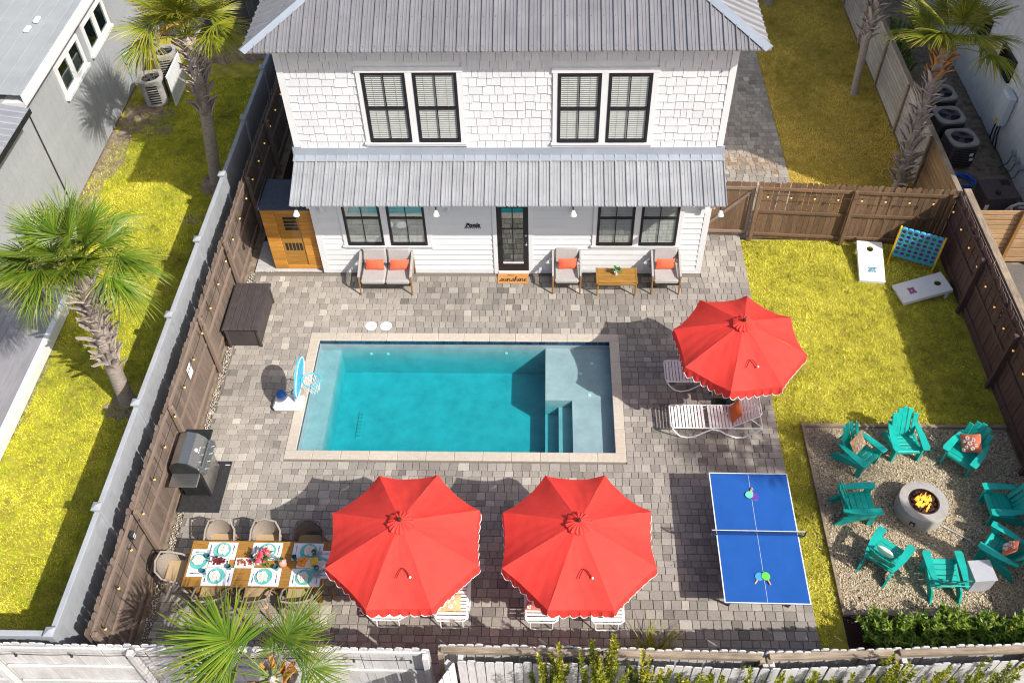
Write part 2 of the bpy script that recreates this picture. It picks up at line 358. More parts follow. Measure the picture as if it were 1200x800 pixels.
        for i in range(m-2):
            for j in range(n): fs.append((1+i*n+j, 1+i*n+(j+1) % n, 1+(i+1)*n+(j+1) % n, 1+(i+1)*n+j))
        return s.add(vs, fs, mi, X)
    def prism(s, poly, z0, z1, mi=0, X=None):
        n = len(poly); vs = [(*p, z0) for p in poly]+[(*p, z1) for p in poly]
        fs = [tuple(range(n))[::-1], tuple(range(n, 2*n))]+[(i, (i+1) % n, n+(i+1) % n, n+i) for i in range(n)]
        return s.add(vs, fs, mi, X)
    def mesh(s, name, mats, smooth=False, tone=False):
        me = bpy.data.meshes.new(name); me.from_pydata(s.v, [], s.f)
        for m in (mats if isinstance(mats, (list, tuple)) else [mats]): me.materials.append(M[m] if isinstance(m, str) else m)
        if any(s.m): me.polygons.foreach_set('material_index', s.m)
        if tone or any(s.t):
            a = me.attributes.new('tone', 'FLOAT', 'FACE'); a.data.foreach_set('value', s.t)
        if smooth:
            me.polygons.foreach_set('use_smooth', [True]*len(me.polygons))
            try: me.set_sharp_from_angle(angle=R_(40))
            except Exception: pass
        me.update(); return me
    def build(s, name, mats, parent=None, smooth=False, world=False, kind=None, label=None, tone=False):
        if world and parent is not None:
            b = ROOT[parent]; s.v = [(v[0]-b[0], v[1]-b[1], v[2]-b[2]) for v in s.v]
        o = bpy.data.objects.new(name, s.mesh(name, mats, smooth, tone)); COL.objects.link(o)
        if parent is not None: o.parent = parent; ROOT[o] = ROOT.get(parent, (0, 0, 0))
        if kind: o['kind'] = kind
        if label: o['label'] = label
        return o
def tag(o, label, cat, group=None):
    o['label'] = label; o['category'] = cat
    if group: o['group'] = group
    return o
def thing(name, label, cat, loc=(0, 0, 0), rz=0, group=None):
    o = bpy.data.objects.new(name, None); COL.objects.link(o); o.location = loc; o.rotation_euler = (0, 0, rz)
    o.empty_display_size = .1; ROOT[o] = loc
    return tag(o, label, cat, group)
def piece(name, me, parent, loc=(0, 0, 0), rot=(0, 0, 0), world=False, scale=None, label=None):
    o = bpy.data.objects.new(name, me); COL.objects.link(o)
    if world: b = ROOT[parent]; loc = (loc[0]-b[0], loc[1]-b[1], loc[2]-b[2])
    o.parent = parent; o.location = loc; o.rotation_euler = rot
    if scale: o.scale = scale
    if label: o['label'] = label
    return o
def copy_tree(o, parent=None):
    c = o.copy(); COL.objects.link(c)
    if parent is not None: c.parent = parent
    for ch in list(o.children): copy_tree(ch, c)
    return c
def dup(o, label, loc, rz=0, group=None):
    c = copy_tree(o); c['label'] = label; c.location = loc; c.rotation_euler = (0, 0, rz)
    if group: c['group'] = group
    return c
def numpy_mesh(name, V, F, mats, tone=None, kind=None, parent=None, smooth=False):
    n = F.shape[1]; me = bpy.data.meshes.new(name); me.vertices.add(len(V)); me.vertices.foreach_set('co', V.astype(np.float32).ravel())
    me.loops.add(F.size); me.loops.foreach_set('vertex_index', F.astype(np.int32).ravel())
    me.polygons.add(len(F)); me.polygons.foreach_set('loop_start', np.arange(0, F.size, n, dtype=np.int32))
    try: me.polygons.foreach_set('loop_total', np.full(len(F), n, dtype=np.int32))
    except Exception: pass
    me.materials.append(M[mats])
    if tone is not None:
        a = me.attributes.new('tone', 'FLOAT', 'FACE'); a.data.foreach_set('value', tone.astype(np.float32))
    me.update(calc_edges=True); me.validate()
    o = bpy.data.objects.new(name, me); COL.objects.link(o)
    if parent is not None: o.parent = parent
    if kind: o['kind'] = kind
    return o
def vnoise(x, y, sc, seed=0):
    g = np.random.default_rng(seed).random((64, 64)); x = x*sc+17.3; y = y*sc+29.1
    i = np.floor(x).astype(int); j = np.floor(y).astype(int); a = x-i; b = y-j; a = a*a*(3-2*a); b = b*b*(3-2*b)
    q = lambda p, r: g[p % 64, r % 64]
    return (q(i, j)*(1-a)+q(i+1, j)*a)*(1-b)+(q(i, j+1)*(1-a)+q(i+1, j+1)*a)*b

# ------------------------------------------------------------------ ground, lawns, beds
def sheet(name, rects, z, m, th=.03):
    b = MB()
    for (x0, x1, y0, y1) in rects:
        b.add([(x0, y0, z), (x1, y0, z), (x1, y1, z), (x0, y1, z)], [(0, 1, 2, 3)])
    return b.build(name, m, kind='structure')
HX0, HX1, HY0, HY1 = .10, 7.13, .09, 3.47          # hole left in the ground for the pool
def ring(x0, x1, y0, y1): return [(x0, x1, y0, HY0), (x0, x1, HY1, y1), (x0, HX0, HY0, HY1), (HX1, x1, HY0, HY1)]
sheet('ground', ring(-900, 900, -900, 900), -.075, 'soil')
sheet('patio_bed', ring(-1.78, 10.48, -4.74, 5.6)+[(9.33, 10.48, 5.6, 6.9), (9.33, 12.15, 6.9, 19)], -.022, 'sand')
sheet('left_lawn', [(-7.22, -2.5, -4.6, 16.7)], -.03, 'lawn_base')
sheet('right_lawn', [(10.48, 15.35, .98, 6.85), (10.48, 11.0, -4.3, .98)], -.03, 'lawn_base')
sheet('back_lawn', [(12.15, 15.45, 6.95, 19.5)], -.03, 'lawn_base_dry')
sheet('mulch_bed', [(11.0, 15.35, -4.74, -3.3), (10.48, 11.0, -4.74, -4.3)], -.035, 'mulch')
sheet('gravel_pad', [(11.05, 15.3, -3.24, .93)], -.018, 'gravel_base')
sheet('concrete_pad', [(-1.78, -.005, 5.62, 6.75)], -.01, 'concrete')
sheet('side_yard_soil', [(-1.78, -.02, 6.76, 16.7)], -.03, 'mulch')
sheet('neighbour_paving', [(15.6, 22, -8, 5.95)], -.02, 'paver')
sheet('neighbour_side_yard', [(15.6, 18.05, 6.05, 18)], -.025, 'soil')

def blades(name, n, rect, keep, tonef, m, h=.05, wd=.016):
    x = rng.uniform(rect[0], rect[1], n); y = rng.uniform(rect[2], rect[3], n)
    k = keep(x, y); x = x[k]; y = y[k]; n = len(x)
    a = rng.uniform(0, 2*PI, n); hh = h*rng.uniform(.5, 1.25, n)*(.45+1.1*vnoise(x, y, 9, 50)); le = rng.uniform(.3, 1.5, n)*hh; b = rng.uniform(0, 2*PI, n)
    V = np.empty((n, 3, 3)); ww = wd*rng.uniform(.6, 1.3, n)
    V[:, 0] = np.stack([x-np.cos(a)*ww/2, y-np.sin(a)*ww/2, np.full(n, -.03)], 1)
    V[:, 1] = np.stack([x+np.cos(a)*ww/2, y+np.sin(a)*ww/2, np.full(n, -.03)], 1)
    V[:, 2] = np.stack([x+np.cos(b)*le, y+np.sin(b)*le, -.03+hh], 1)
    numpy_mesh(name, V.reshape(-1, 3), np.arange(3*n).reshape(-1, 3), m, np.clip(tonef(x, y), 0, 1), 'stuff')
def tone_l(x, y):
    return .25*rng.random(len(x))+.34*vnoise(x, y, 1.3, 1)+.26*vnoise(x, y, .45, 2)+.22*vnoise(x, y, 4, 3)+.26*vnoise(x, y, 13, 4)+.10*(vnoise(x, y, 2.6, 41) > .62)*-1-.12
def keep_l(x, y):
    d = np.clip((x+7.15)*.8+.5*(vnoise(x, y, 1.1, 44)-.5), 0, 1)                        # worn earth beside the neighbour's wall
    d2 = np.clip(np.hypot(x+3.5, y-9.1)-.40, 0, 1)*np.clip(np.hypot(x+6.5, y-12.2)-.45, 0, 1)*np.clip(np.hypot((x+7.0)*2.2, (y-10.2)*.55)-.35, 0, .5)*4; d3 = np.clip(np.hypot(x+3.8, y-1.5)-.25, 0, 1)*1.6
    return (vnoise(x, y, 2.2, 5)*.6+rng.random(len(x))*.5 < .25+.9*d*np.clip(d2*2, 0, 1)*np.clip(d3, 0, 1)) & ~((y > 13.4) & (vnoise(x, y, 1, 8) < .55))
blades('grass', 190000, (-7.2, -2.62, -4.6, 16), keep_l, tone_l, 'grass_left', .05)
tone_r = lambda x, y: .26*rng.random(len(x))+.28*vnoise(x, y, 1.1, 11)+.20*vnoise(x, y, 4.5, 12)+.24*vnoise(x, y, .4, 13)+.26*vnoise(x, y, 13, 14)-.08*(vnoise(x, y, 2.6, 42) > .66)-.10
blades('grass', 130000, (10.50, 15.25, -4.2, 6.8), lambda x, y: (y > 1.0) | ((x < 11.0-np.clip(-3.3-y, 0, 1)*.6) & (y > -4.1)), tone_r, 'grass_right', .042)
tone_b = lambda x, y: .26*rng.random(len(x))+.36*vnoise(x, y, .9, 21)+.35*vnoise(x, y, .35, 22)+.22*vnoise(x, y, 4, 23)+.25*vnoise(x, y, 12, 24)-.16
blades('grass', 75000, (12.17, 15.4, 6.95, 19.3), lambda x, y: x > 0, tone_b, 'grass_back', .05)

def pebbles(name, n, rects, m, r0, r1, z, tone_pow=1.0, keep=None):
    ar = np.array([(b-a)*(d-c) for a, b, c, d in rects]); k = rng.choice(len(rects), n, p=ar/ar.sum()); R = np.array(rects)[k]
    x = rng.uniform(R[:, 0], R[:, 1]); y = rng.uniform(R[:, 2], R[:, 3])
    if keep is not None: q = keep(x, y); x = x[q]; y = y[q]; n = len(x)
    r = rng.uniform(r0, r1, n); O = np.array([(1, 0, 0), (0, 1, 0), (-1, 0, 0), (0, -1, 0), (0, 0, .7), (0, 0, -.7)])
    a = rng.uniform(0, PI, n); s = rng.uniform(.6, 1.2, (n, 2))
    V = np.empty((n, 6, 3))
    ox = O[None, :, 0]*s[:, :1]; oy = O[None, :, 1]*s[:, 1:]
    V[:, :, 0] = x[:, None]+r[:, None]*(ox*np.cos(a)[:, None]-oy*np.sin(a)[:, None])
    V[:, :, 1] = y[:, None]+r[:, None]*(ox*np.sin(a)[:, None]+oy*np.cos(a)[:, None])
    V[:, :, 2] = z+r[:, None]*(.35+O[None, :, 2])
    F = np.array([(0, 1, 4), (1, 2, 4), (2, 3, 4), (3, 0, 4), (1, 0, 5), (2, 1, 5), (3, 2, 5), (0, 3, 5)])
    F = (F[None]+6*np.arange(n)[:, None, None]).reshape(-1, 3)
    numpy_mesh(name, V.reshape(-1, 3), F, m, np.repeat(rng.random(n)**tone_pow, 8), 'stuff')
pebbles('gravel', 30000, [(11.07, 15.28, -3.2, .9)], 'pebble', .009, .022, -.018, .8)
pebbles('border_stones', 2600, [(-1.91, -1.775, -4.6, 5.6), (-1.76, -1.25, 5.62, 6.4)], 'white_pebble', .009, .021, -.03, 1.3)

pebbles('gravel_stones', 1300, [(11.07, 15.28, -3.2, .9)], 'pebble', .020, .034, -.016, .9)
pebbles('spilled_gravel', 260, [(10.80, 11.0, -3.2, .95), (11.0, 15.2, 1.0, 1.16), (11.0, 15.0, -3.46, -3.33)], 'pebble', .010, .022, -.014, .8)
def earth(pts_, seed):
    r = random.Random(seed); q = MB(); n = 26
    for (cx, cy, rx, ry) in pts_:
        k = [r.uniform(.72, 1.2) for _ in range(n)]; q.add([(max(-7.21, cx+rx*k[i]*math.cos(2*PI*i/n)), cy+ry*k[i]*math.sin(2*PI*i/n), -.024+.0003*len(q.f)) for i in range(n)], [tuple(range(n))])
    return q
earth([(-7.0, 8.2, .35, 1.2), (-6.95, 10.3, .42, 1.3), (-6.5, 12.2, .75, .9), (-5.9, 11.6, .45, .35), (-3.5, 9.1, .62, .55), (-3.85, 1.35, .45, .40), (-7.0, 6.2, .3, 1.0), (-4.9, 15.6, 1.6, .6), (-6.1, 2.2, .16, 1.6), (-3.9, 7.6, .35, .2)], 3).build('bare_earth', 'soil', kind='structure')

# ------------------------------------------------------------------ patio pavers
patio = bpy.data.objects.new('patio', None); COL.objects.link(patio); patio['kind'] = 'structure'; ROOT[patio] = (0, 0, 0)
def paver_shape(b, w, d, z=0, x=0, y=0, tone=None):
    c = .008; vs = []
    for (q, zz) in ((0, -.03), (0, -c), (c, 0)):
        vs += [(x-w/2+q, y-d/2+q, z+zz), (x+w/2-q, y-d/2+q, z+zz), (x+w/2-q, y+d/2-q, z+zz), (x-w/2+q, y+d/2-q, z+zz)]
    fs = [(8, 9, 10, 11)]+[(l*4+i, l*4+(i+1) % 4, l*4+4+(i+1) % 4, l*4+4+i) for l in (0, 1) for i in range(4)]
    b.add(vs, fs, 0, None, tone)
def in_patio(x, y, w, d):
    m = .01
    if x-w/2 < -1.79 or y-d/2 < -4.74: return False
    if x+w/2 > 12.15 or (y < 6.9 and x+w/2 > 10.49): return False
    if y+d/2 > 5.59 and x-w/2 < 9.36: return False
    if y > 19: return False
    if x+w/2 > 0 and x-w/2 < 7.23 and y+d/2 > 0 and y-d/2 < 3.57: return False
    return True
cells = []
y = -4.73
while y < 19:
    rh = random.choice((.145, .19, .19)); x = -1.785+(random.random()*.1 if y < 5.4 else 0)
    if y > 5.45: x = 9.345
    xe = 10.49 if y < 6.9 else 12.15
    y2 = y+rh
    cuts = [0, 7.23] if (y2 > 0 and y < 3.57) else []
    # keep rows flush with the pool's edges
    if y < 0 < y2 and -y > .05: rh = -y; y2 = 0; cuts = []
    if y < 3.57 < y2 and 3.57-y > .05: rh = 3.57-y; y2 = 3.57
    while x < xe-.05:
        ww = random.choice((.145, .19, .19, .24)); nx = x+ww
        if cuts:
            if x < 0 < nx+.06: nx = 0
            if 0 <= x < 7.23: x = 7.23; nx = x+ww
        if nx > xe-.06: nx = xe
        cells.append((x, nx, y, y2)); x = nx
    y = y2
def ptone(cx, cy):
    t = random.random(); base = .30+.40*t*t**.3+.16*(float(vnoise(np.array([cx]), np.array([cy]), .5, 31)[0])-.5)
    if random.random() < .14: base += .25
    if random.random() < .13: base -= .22
    if cx < 1.5 and cy < 5: base += .10
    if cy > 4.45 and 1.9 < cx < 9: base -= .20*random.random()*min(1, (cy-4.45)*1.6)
    return min(1, max(0, base))
def seen(c):
    cx, cy = (c[0]+c[1])/2, (c[2]+c[3])/2
    if cy < -4.05: return False
    for (ux, uy) in ((3.1, -3.3), (6.1, -3.25), (9.5, 1.1)):
        if math.hypot(cx-ux, cy-(uy+1.3)) < 1.25: return False
    if 8.6 < cx < 10.4 and -3.3 < cy < -.3: return False
    if -1.2 < cx < 1.6 and -3.1 < cy < -1.6: return False
    return True
cells.sort(key=lambda c: (not seen(c), (Vector(((c[0]+c[1])/2, (c[2]+c[3])/2, 0))-CAM).length))
pm = {}; rest = MB()
g = .006
for k, c in enumerate(cells):
    cx, cy, ww, dd = (c[0]+c[1])/2, (c[2]+c[3])/2, c[1]-c[0]-g, c[3]-c[2]-g
    if ww < .02 or dd < .02: continue
    t = ptone(cx, cy); dz = random.uniform(-.003, .003)
    if k < 300:
        key = (round(ww, 2), round(dd, 2), int(t*9))
        if key not in pm:
            b = MB(); paver_shape(b, key[0], key[1], tone=(key[2]+.5)/9); pm[key] = b.mesh('paver', 'paver', tone=True)
        piece('paver', pm[key], patio, (cx, cy, dz), (0, 0, random.uniform(-.01, .01)))
    else: paver_shape(rest, ww, dd, dz, cx, cy, t)
rest.build('paver_field', 'paver', patio, tone=True, kind='stuff')

# ------------------------------------------------------------------ swimming pool
pool = thing('swimming_pool', 'rectangular in-ground swimming pool with cream stone rim and a pale sun shelf', 'swimming pool', (3.6, 1.8, 0))
IX0, IX1, IY0, IY1 = .22, 7.02, .21, 3.35
b = MB()
b.bb(.09, IX0, HY0-.02, HY1+.02, -1.35, -.028); b.bb(IX1, HX1+.02, HY0-.02, HY1+.02, -1.35, -.028)
b.bb(IX0, IX1, HY0-.02, IY0, -1.35, -.0285); b.bb(IX0, IX1, IY1, HY1+.02, -1.35, -.0285)
b.bb(IX0, IX1, IY0, IY1, -1.35, -1.2)
b.build('basin', 'plaster', pool, world=True)
b = MB(); b.bb(IX0+.001, .68, IY0+.001, IY1-.001, -1.199, -.37); b.build('bench', 'plaster', pool, world=True)
b = MB(); b.bb(5.53, IX1-.001, 1.82, IY1-.001, -1.199, -.27); b.bb(6.13, IX1-.001, IY0+.001, 1.819, -1.199, -.271); b.build('sun_shelf', 'plaster', pool, world=True)
for (x0, x1, z) in ((5.83, 6.129, -.52), (5.53, 5.829, -.80)):
    b = MB(); b.bb(x0, x1, IY0+.001, 1.818, -1.199, z); b.build('step', 'plaster', pool, world=True)
cm = {}
def coping(x0, x1, y0, y1):
    key = (round(x1-x0, 3), round(y1-y0, 3))
    if key not in cm:
        q = MB(); q.rbox((0, 0, -.008), (key[0]-.003, key[1]-.003, .045), .010); cm[key] = q.mesh('coping_stone', 'coping')
    piece('coping_stone', cm[key], pool, ((x0+x1)/2, (y0+y1)/2, random.uniform(-.0008, .0008)), world=True)
nx = 12
for i in range(nx):
    a, c = 7.23*i/nx, 7.23*(i+1)/nx
    coping(a, c, 0, .225); coping(a, c, 3.335, 3.57)
for i in range(5):
    a, c = .225+3.11*i/5, .225+3.11*(i+1)/5
    coping(0, .235, a, c); coping(7.005, 7.23, a, c)
q = MB(); q.bb(-.0735, .0735, -.003, .003, -.055, .055); tm = q.mesh('waterline_tile', 'pool_tile')
for i in range(45):
    x = IX0+.075+i*.1515
    piece('waterline_tile', tm, pool, (x, IY1-.003, -.085), world=True)
    piece('waterline_tile', tm, pool, (x, IY0+.003, -.085), world=True)
for i in range(20):
    yy = IY0+.08+i*.1545
    for xx in (IX0+.003, IX1-.003): piece('waterline_tile', tm, pool, (xx, yy, -.085), (0, 0, PI/2), world=True)
b = MB(); b.rbox((1.22, 1.76, -1.19), (.13, .80, .02), .01)
for k in range(7): b.box((1.22, 1.46+k*.1, -1.177), (.09, .05, .008), mi=1)
b.build('floor_drain', ['plaster', 'drain_grey'], pool, world=True)
def disc(r, h=.012, n=16): return MB().lathe([(r, 0), (r, h*.6), (r*.85, h), (0, h)], n)
jm = disc(.04).mesh('pool_fitting', 'ceramic_white')
for (x, y_, z) in ((6.33, 2.59, -.27), (6.52, 1.98, -.27), (6.6, 2.9, -.27)): piece('pool_fitting', jm, pool, (x, y_, z), world=True)
for (x, z) in ((1.38, -.5), (1.78, -.5), (4.6, -.45)): piece('pool_fitting', jm, pool, (x, IY1, z), (PI/2, 0, 0), world=True)
wt = MB(); wt.bb(IX0-.02, IX1+.02, IY0-.02, IY1+.02, -1.30, -.105)
wo = wt.build('pool_water', 'pool_water', kind='structure')
for k, (x, lab) in enumerate(((1.39, 'white round skimmer lid set in the pavers, the one farther from the door'), (1.745, 'white round skimmer lid set in the pavers, the one nearer the door'))):
    o = MB().lathe([(.14, 0), (.14, .006), (.125, .011), (0, .011)], 24).build('skimmer_lid', 'ceramic_white'); o.location = (x, 3.79, .003); tag(o, lab, 'lid', 'skimmer lids')

# gravel border timbers
b = MB()
def timber(x0, x1, y0, y1, lab):
    o = MB().bb(x0, x1, y0, y1, -.04, .055).build('border_timber', 'wood_tan'); tag(o, lab, 'border timber', 'timbers round the gravel pad')
timber(11.0, 11.05, -3.24, .93, 'thin timber edging between the lawn strip and the gravel pad')
timber(11.0, 15.3, .931, 1.0, 'pale timber edging along the lawn side of the gravel pad')
timber(11.0, 15.3, -3.33, -3.241, 'weathered timber edging between the gravel pad and the hedge')

# ------------------------------------------------------------------ house
HXL, HXR, YF = 0.0, 9.33, 5.6
house = thing('house', 'white two-storey house with shingled upper wall, grey ribbed metal roof and black windows', 'house', (4.66, 5.6, 0))
hb = lambda: MB()
b = MB(); b.bb(HXL, HXR, 5.625, 16.2, 0, 6.38); b.build('wall', 'white_paint', house, world=True)
b = MB(); b.bb(HXL-.012, HXR+.012, 5.585, 5.625, 0, .115); b.build('base_board', 'white_paint', house, world=True)
for x0, x1 in ((HXL-.01, .13), (HXR-.13, HXR+.01)):
    for z0, z1 in ((.118, 3.3), (3.86, 6.36)):
        b = MB(); b.bb(x0, x1, 5.580, 5.70, z0, z1); b.build('corner_board', 'white_paint', house, world=True)
# openings (x0, x1, z0, z1)
UPW = [(1.71, 2.62, 4.0, 5.72), (2.77, 3.68, 4.0, 5.72), (5.75, 6.645, 3.98, 5.69), (6.79, 7.68, 3.98, 5.69)]
LOW = [(.75, 1.635, .96, 2.68), (1.79, 2.68, .96, 2.68), (6.73, 7.595, .96, 2.68), (7.74, 8.62, .96, 2.68)]
DOOR = (4.36, 5.11, .10, 2.25)
up_open = [(1.61, 3.78, 3.88, 5.84), (5.65, 7.78, 3.86, 5.81)]
lo_open = [(.65, 2.78, .84, 2.78), (6.63, 8.72, .84, 2.78), (4.26, 5.21, 0, 2.35)]
def cut(a, c, z0, z1, ops):
    segs = [(a, c)]
    for (o0, o1, p0, p1) in ops:
        if z1 > p0+.02 and z0 < p1-.02:
            n = []
            for (s0, s1) in segs:
                if o1 <= s0 or o0 >= s1: n.append((s0, s1)); continue
                if o0 > s0+.02: n.append((s0, o0))
                if o1 < s1-.02: n.append((o1, s1))
            segs = n
    return segs
z = .118
while z < 3.15:
    for (a, c) in cut(.131, HXR-.131, z, z+.172, lo_open):
        q = MB(); h = .176; y1 = 0
        q.add([(0, .025, 0), (c-a-.003, .025, 0), (c-a-.003, -.022, 0), (0, -.022, 0), (0, .025, h), (c-a-.003, .025, h), (c-a-.003, .006, h), (0, .006, h)],
              [(0, 1, 2, 3), (7, 6, 5, 4), (3, 2, 6, 7), (0, 3, 7, 4), (2, 1, 5, 6)])
        piece('siding_board', q.mesh('siding_board', 'white_siding'), house, (a, 5.60, z), world=True)
    z += .172
# shingles
sh = []
z = 3.80; row = 0
while z < 6.2:
    for (a, c) in cut(.131, HXR-.131, z+.03, z+.2, up_open):
        x = a
        while x < c-.01:
            ww = random.choice((.13, .17, .21, .25, .29)); nx = x+ww
            if nx > c-.07: nx = c
            sh.append((x, nx, z+random.choice((0, 0, .01, .02, .03)))); x = nx
    z += .196
sh.sort(key=lambda s: s[2] > 5.9)
sm = {}; rs = MB()
def shingle(q, w_, X=None, tone=None):
    h = .26
    q.add([(.004, .022, 0), (w_-.005, .022, 0), (w_-.005, -.019, 0), (.004, -.019, 0), (.004, .022, h), (w_-.005, .022, h), (w_-.005, .006, h), (.004, .006, h)],
          [(0, 1, 2, 3), (3, 2, 6, 7), (0, 3, 7, 4), (2, 1, 5, 6)], 0, X, tone)
for k, (x0, x1, zz) in enumerate(sh):
    if k < 300:
        key = (round(x1-x0, 2), random.randrange(4))
        if key not in sm: q = MB(); shingle(q, key[0], tone=(key[1]+.5)/4); sm[key] = q.mesh('shingle', 'shingle_white', tone=True)
        piece('shingle', sm[key], house, (x0, 5.603, zz), (random.uniform(-.006, .006), 0, 0), world=True)
    else: shingle(rs, x1-x0, Matrix.Translation((x0, 5.603, zz)), random.random())
rs.build('upper_shingles', 'shingle_white', house, world=True, tone=True, kind='stuff')
# windows
def window(x0, x1, z0, z1, low, bottom_blind=True):
    f = MB(); t = .055; yf = 5.553
    f.bb(x0, x0+t, yf, 5.60, z0, z1); f.bb(x1-t, x1, yf, 5.60, z0, z1); f.bb(x0+t, x1-t, yf, 5.60, z1-t, z1); f.bb(x0+t, x1-t, yf-.006, 5.60, z0, z0+t+.02)
    zm = (z0+z1)/2; f.bb(x0+t, x1-t, yf+.004, 5.597, zm-.025, zm+.025)
    fr = f.build('window', 'black_frame', house, world=True)
    for (a, c) in ((z0+t+.02, zm-.025), (zm+.025, z1-t)):
        q = MB(); q.add([(x0+t, 5.573, a), (x1-t, 5.573, a), (x1-t, 5.573, c), (x0+t, 5.573, c)], [(0, 1, 2, 3)]); q.build('pane', 'glass_low' if low else 'glass_up', fr, world=True)
        q = MB(); q.bb((x0+x1)/2-.011, (x0+x1)/2+.011, 5.560, 5.5705, a, c); q.build('muntin', 'black_frame', fr, world=True)
    q = MB(); q.bb(x0+t, x1-t, 5.603, 5.606, z0+t, z1-t); q.build('dark_backing', 'dark_room', fr, world=True)  # flat dark sheet in place of the room's darkness behind the glass
    q = MB(); zz = z0+t+.05; k = 0
    while zz < z1-t-.02:
        q.add([(x0+t+.012, 5.584, zz-.016), (x1-t-.012, 5.584, zz-.016), (x1-t-.012, 5.599, zz+.012), (x0+t+.012, 5.599, zz+.012)], [(0, 1, 2, 3)]); zz += .048 if not low else .045
    for xx in (x0+.22, x1-.22): q.bb(xx-.003, xx+.003, 5.581, 5.583, z0+t, z1-t)
    q.build('blind', 'blind', fr, world=True, kind='stuff')
for wdw in UPW: window(*wdw, False)
for wdw in LOW: window(*wdw, True)
def trim_pair(a, c2, x_in0, x_in1, z0, z1, ops):
    t = MB(); y0, y1 = 5.566, 5.625
    y0 = 5.562; t.bb(a, ops[0][0], y0, y1, z0, z1); t.bb(ops[1][1], c2, y0, y1, z0, z1); t.bb(ops[0][1], ops[1][0], y0, y1, z0, z1)
    t.bb(a-.03, c2+.03, y0-.006, y1, z1, z1+.12); t.bb(a-.03, c2+.03, y0-.028, y1, z0-.045, z0); t.bb(a-.01, c2+.01, y0+.004, y1, z0-.115, z0-.045)
    t.build('window_trim', 'white_paint', house, world=True)
trim_pair(1.61, 3.78, 0, 0, 3.995, 5.725, UPW[:2]); trim_pair(5.65, 7.78, 0, 0, 3.975, 5.695, UPW[2:])
trim_pair(.65, 2.78, 0, 0, .955, 2.685, LOW[:2]); trim_pair(6.63, 8.72, 0, 0, .955, 2.685, LOW[2:])
# door
dx0, dx1, dz0, dz1 = DOOR
t = MB(); t.bb(4.26, dx0-.001, 5.563, 5.625, .0, 2.35); t.bb(dx1+.001, 5.21, 5.563, 5.625, 0, 2.35); t.bb(dx0, dx1, 5.563, 5.625, dz1+.002, 2.35); t.bb(dx0, dx1, 5.55, 5.625, .0, dz0-.003)
t.build('door_trim', 'white_paint', house, world=True)
d = MB(); s = .125
d.bb(dx0, dx0+s, 5.572, 5.62, dz0, dz1); d.bb(dx1-s, dx1, 5.572, 5.62, dz0, dz1); d.bb(dx0+s, dx1-s, 5.572, 5.62, dz0, dz0+.30); d.bb(dx0+s, dx1-s, 5.572, 5.62, dz1-s, dz1)
door = d.build('door', 'black_frame', house, world=True)
q = MB(); q.add([(dx0+s, 5.59, dz0+.30), (dx1-s, 5.59, dz0+.30), (dx1-s, 5.59, dz1-s), (dx0+s, 5.59, dz1-s)], [(0, 1, 2, 3)]); q.build('pane', 'glass_low', door, world=True)
q = MB(); q.bb(dx0+s, dx1-s, 5.6, 5.603, dz0+.30, dz1-s); q.build('dark_backing', 'dark_room', door, world=True)
q = MB(); xm = (dx0+dx1)/2; q.bb(xm-.013, xm+.013, 5.578, 5.587, dz0+.30, dz1-s); q.bb(dx0+s, dx1-s, 5.579, 5.5865, 1.46, 1.485); q.build('muntin', 'black_frame', door, world=True)
q = MB(); q.bb(dx0+s, dx1-s, 5.565, 5.572, dz0+.25, dz0+.30); q.build('glass_bead', 'white_paint', door, world=True)
q = MB(); q.tube([(dx1-.062, 5.572, 1.02), (dx1-.062, 5.525, 1.02)], .022, 8); q.ball((dx1-.062, 5.515, 1.02), .034); q.build('handle', 'stainless', door, world=True, smooth=True)
q = MB(); q.tube([(dx1-.062, 5.572, 1.28), (dx1-.062, 5.545, 1.28)], .032, 10); q.build('deadbolt', 'stainless', door, world=True)
# roofs
PROF = [(0, 0), (.008, 0), (.018, .034), (.040, .034), (.052, 0), (.100, 0), (.107, .011), (.122, .011), (.130, 0), (.168, 0), (.175, .011), (.190, .011), (.198, 0), (.2345, 0)]
def metal_slope(org, U, Vh, L, run, slope, m, name, pitch=.235, hip=True):
    # org: eave corner; U: unit along the eave; Vh: unit horizontal up-slope direction
    org, U, Vh = Vector(org), Vector(U), Vector(Vh); n = math.ceil(L/pitch); shared = None
    N = (U.cross(Vh+Vector((0, 0, slope)))).normalized()
    if N.z < 0: N = -N
    base = Vector(ROOT[house])
    for i in range(n):
        u0 = i*pitch; full = True; cols = []
        for (pu, pz) in PROF:
            uu = min(u0+pu, L); r = run
            if hip: r = min(run, uu, L-uu)
            if r < run: full = False
            cols.append((uu-u0, pz, max(r, .001)))
        if u0+PROF[-1][0] > L: full = False
        if full and shared: me = shared
        else:
            vs = []; fs = []
            for (pu, pz, r) in cols:
                a = U*pu+N*pz; e = Vh*(-.0)
                vs += [a-Vector((0, 0, .028)), a, a+Vh*r+Vector((0, 0, slope*r))]
            for k in range(len(cols)-1):
                if cols[k+1][0]-cols[k][0] < 1e-5: continue
                fs += [(k*3, k*3+3, k*3+4, k*3+1), (k*3+1, k*3+4, k*3+5, k*3+2)]
            q = MB(); q.add(vs, fs)
            sc = 0
            for rr in np.arange(.10, min(c[2] for c in cols)-.05, .62):     # screw heads along the rib
                p = U*.052+N*.006+Vh*rr+Vector((0, 0, slope*rr)); q.box(p, (.014, .014, .008), mi=1)
            me = q.mesh(name, [m, 'black_frame'])
            if full: shared = me
        piece(name, me, house, org+U*u0, world=True)
EX0, EX1, EY0, EZ, SL = -.48, 9.82, 5.14, 6.46, .45
DY = 11.6
b = MB(); hw = (EX1-EX0)/2
rz_ = EZ-.035
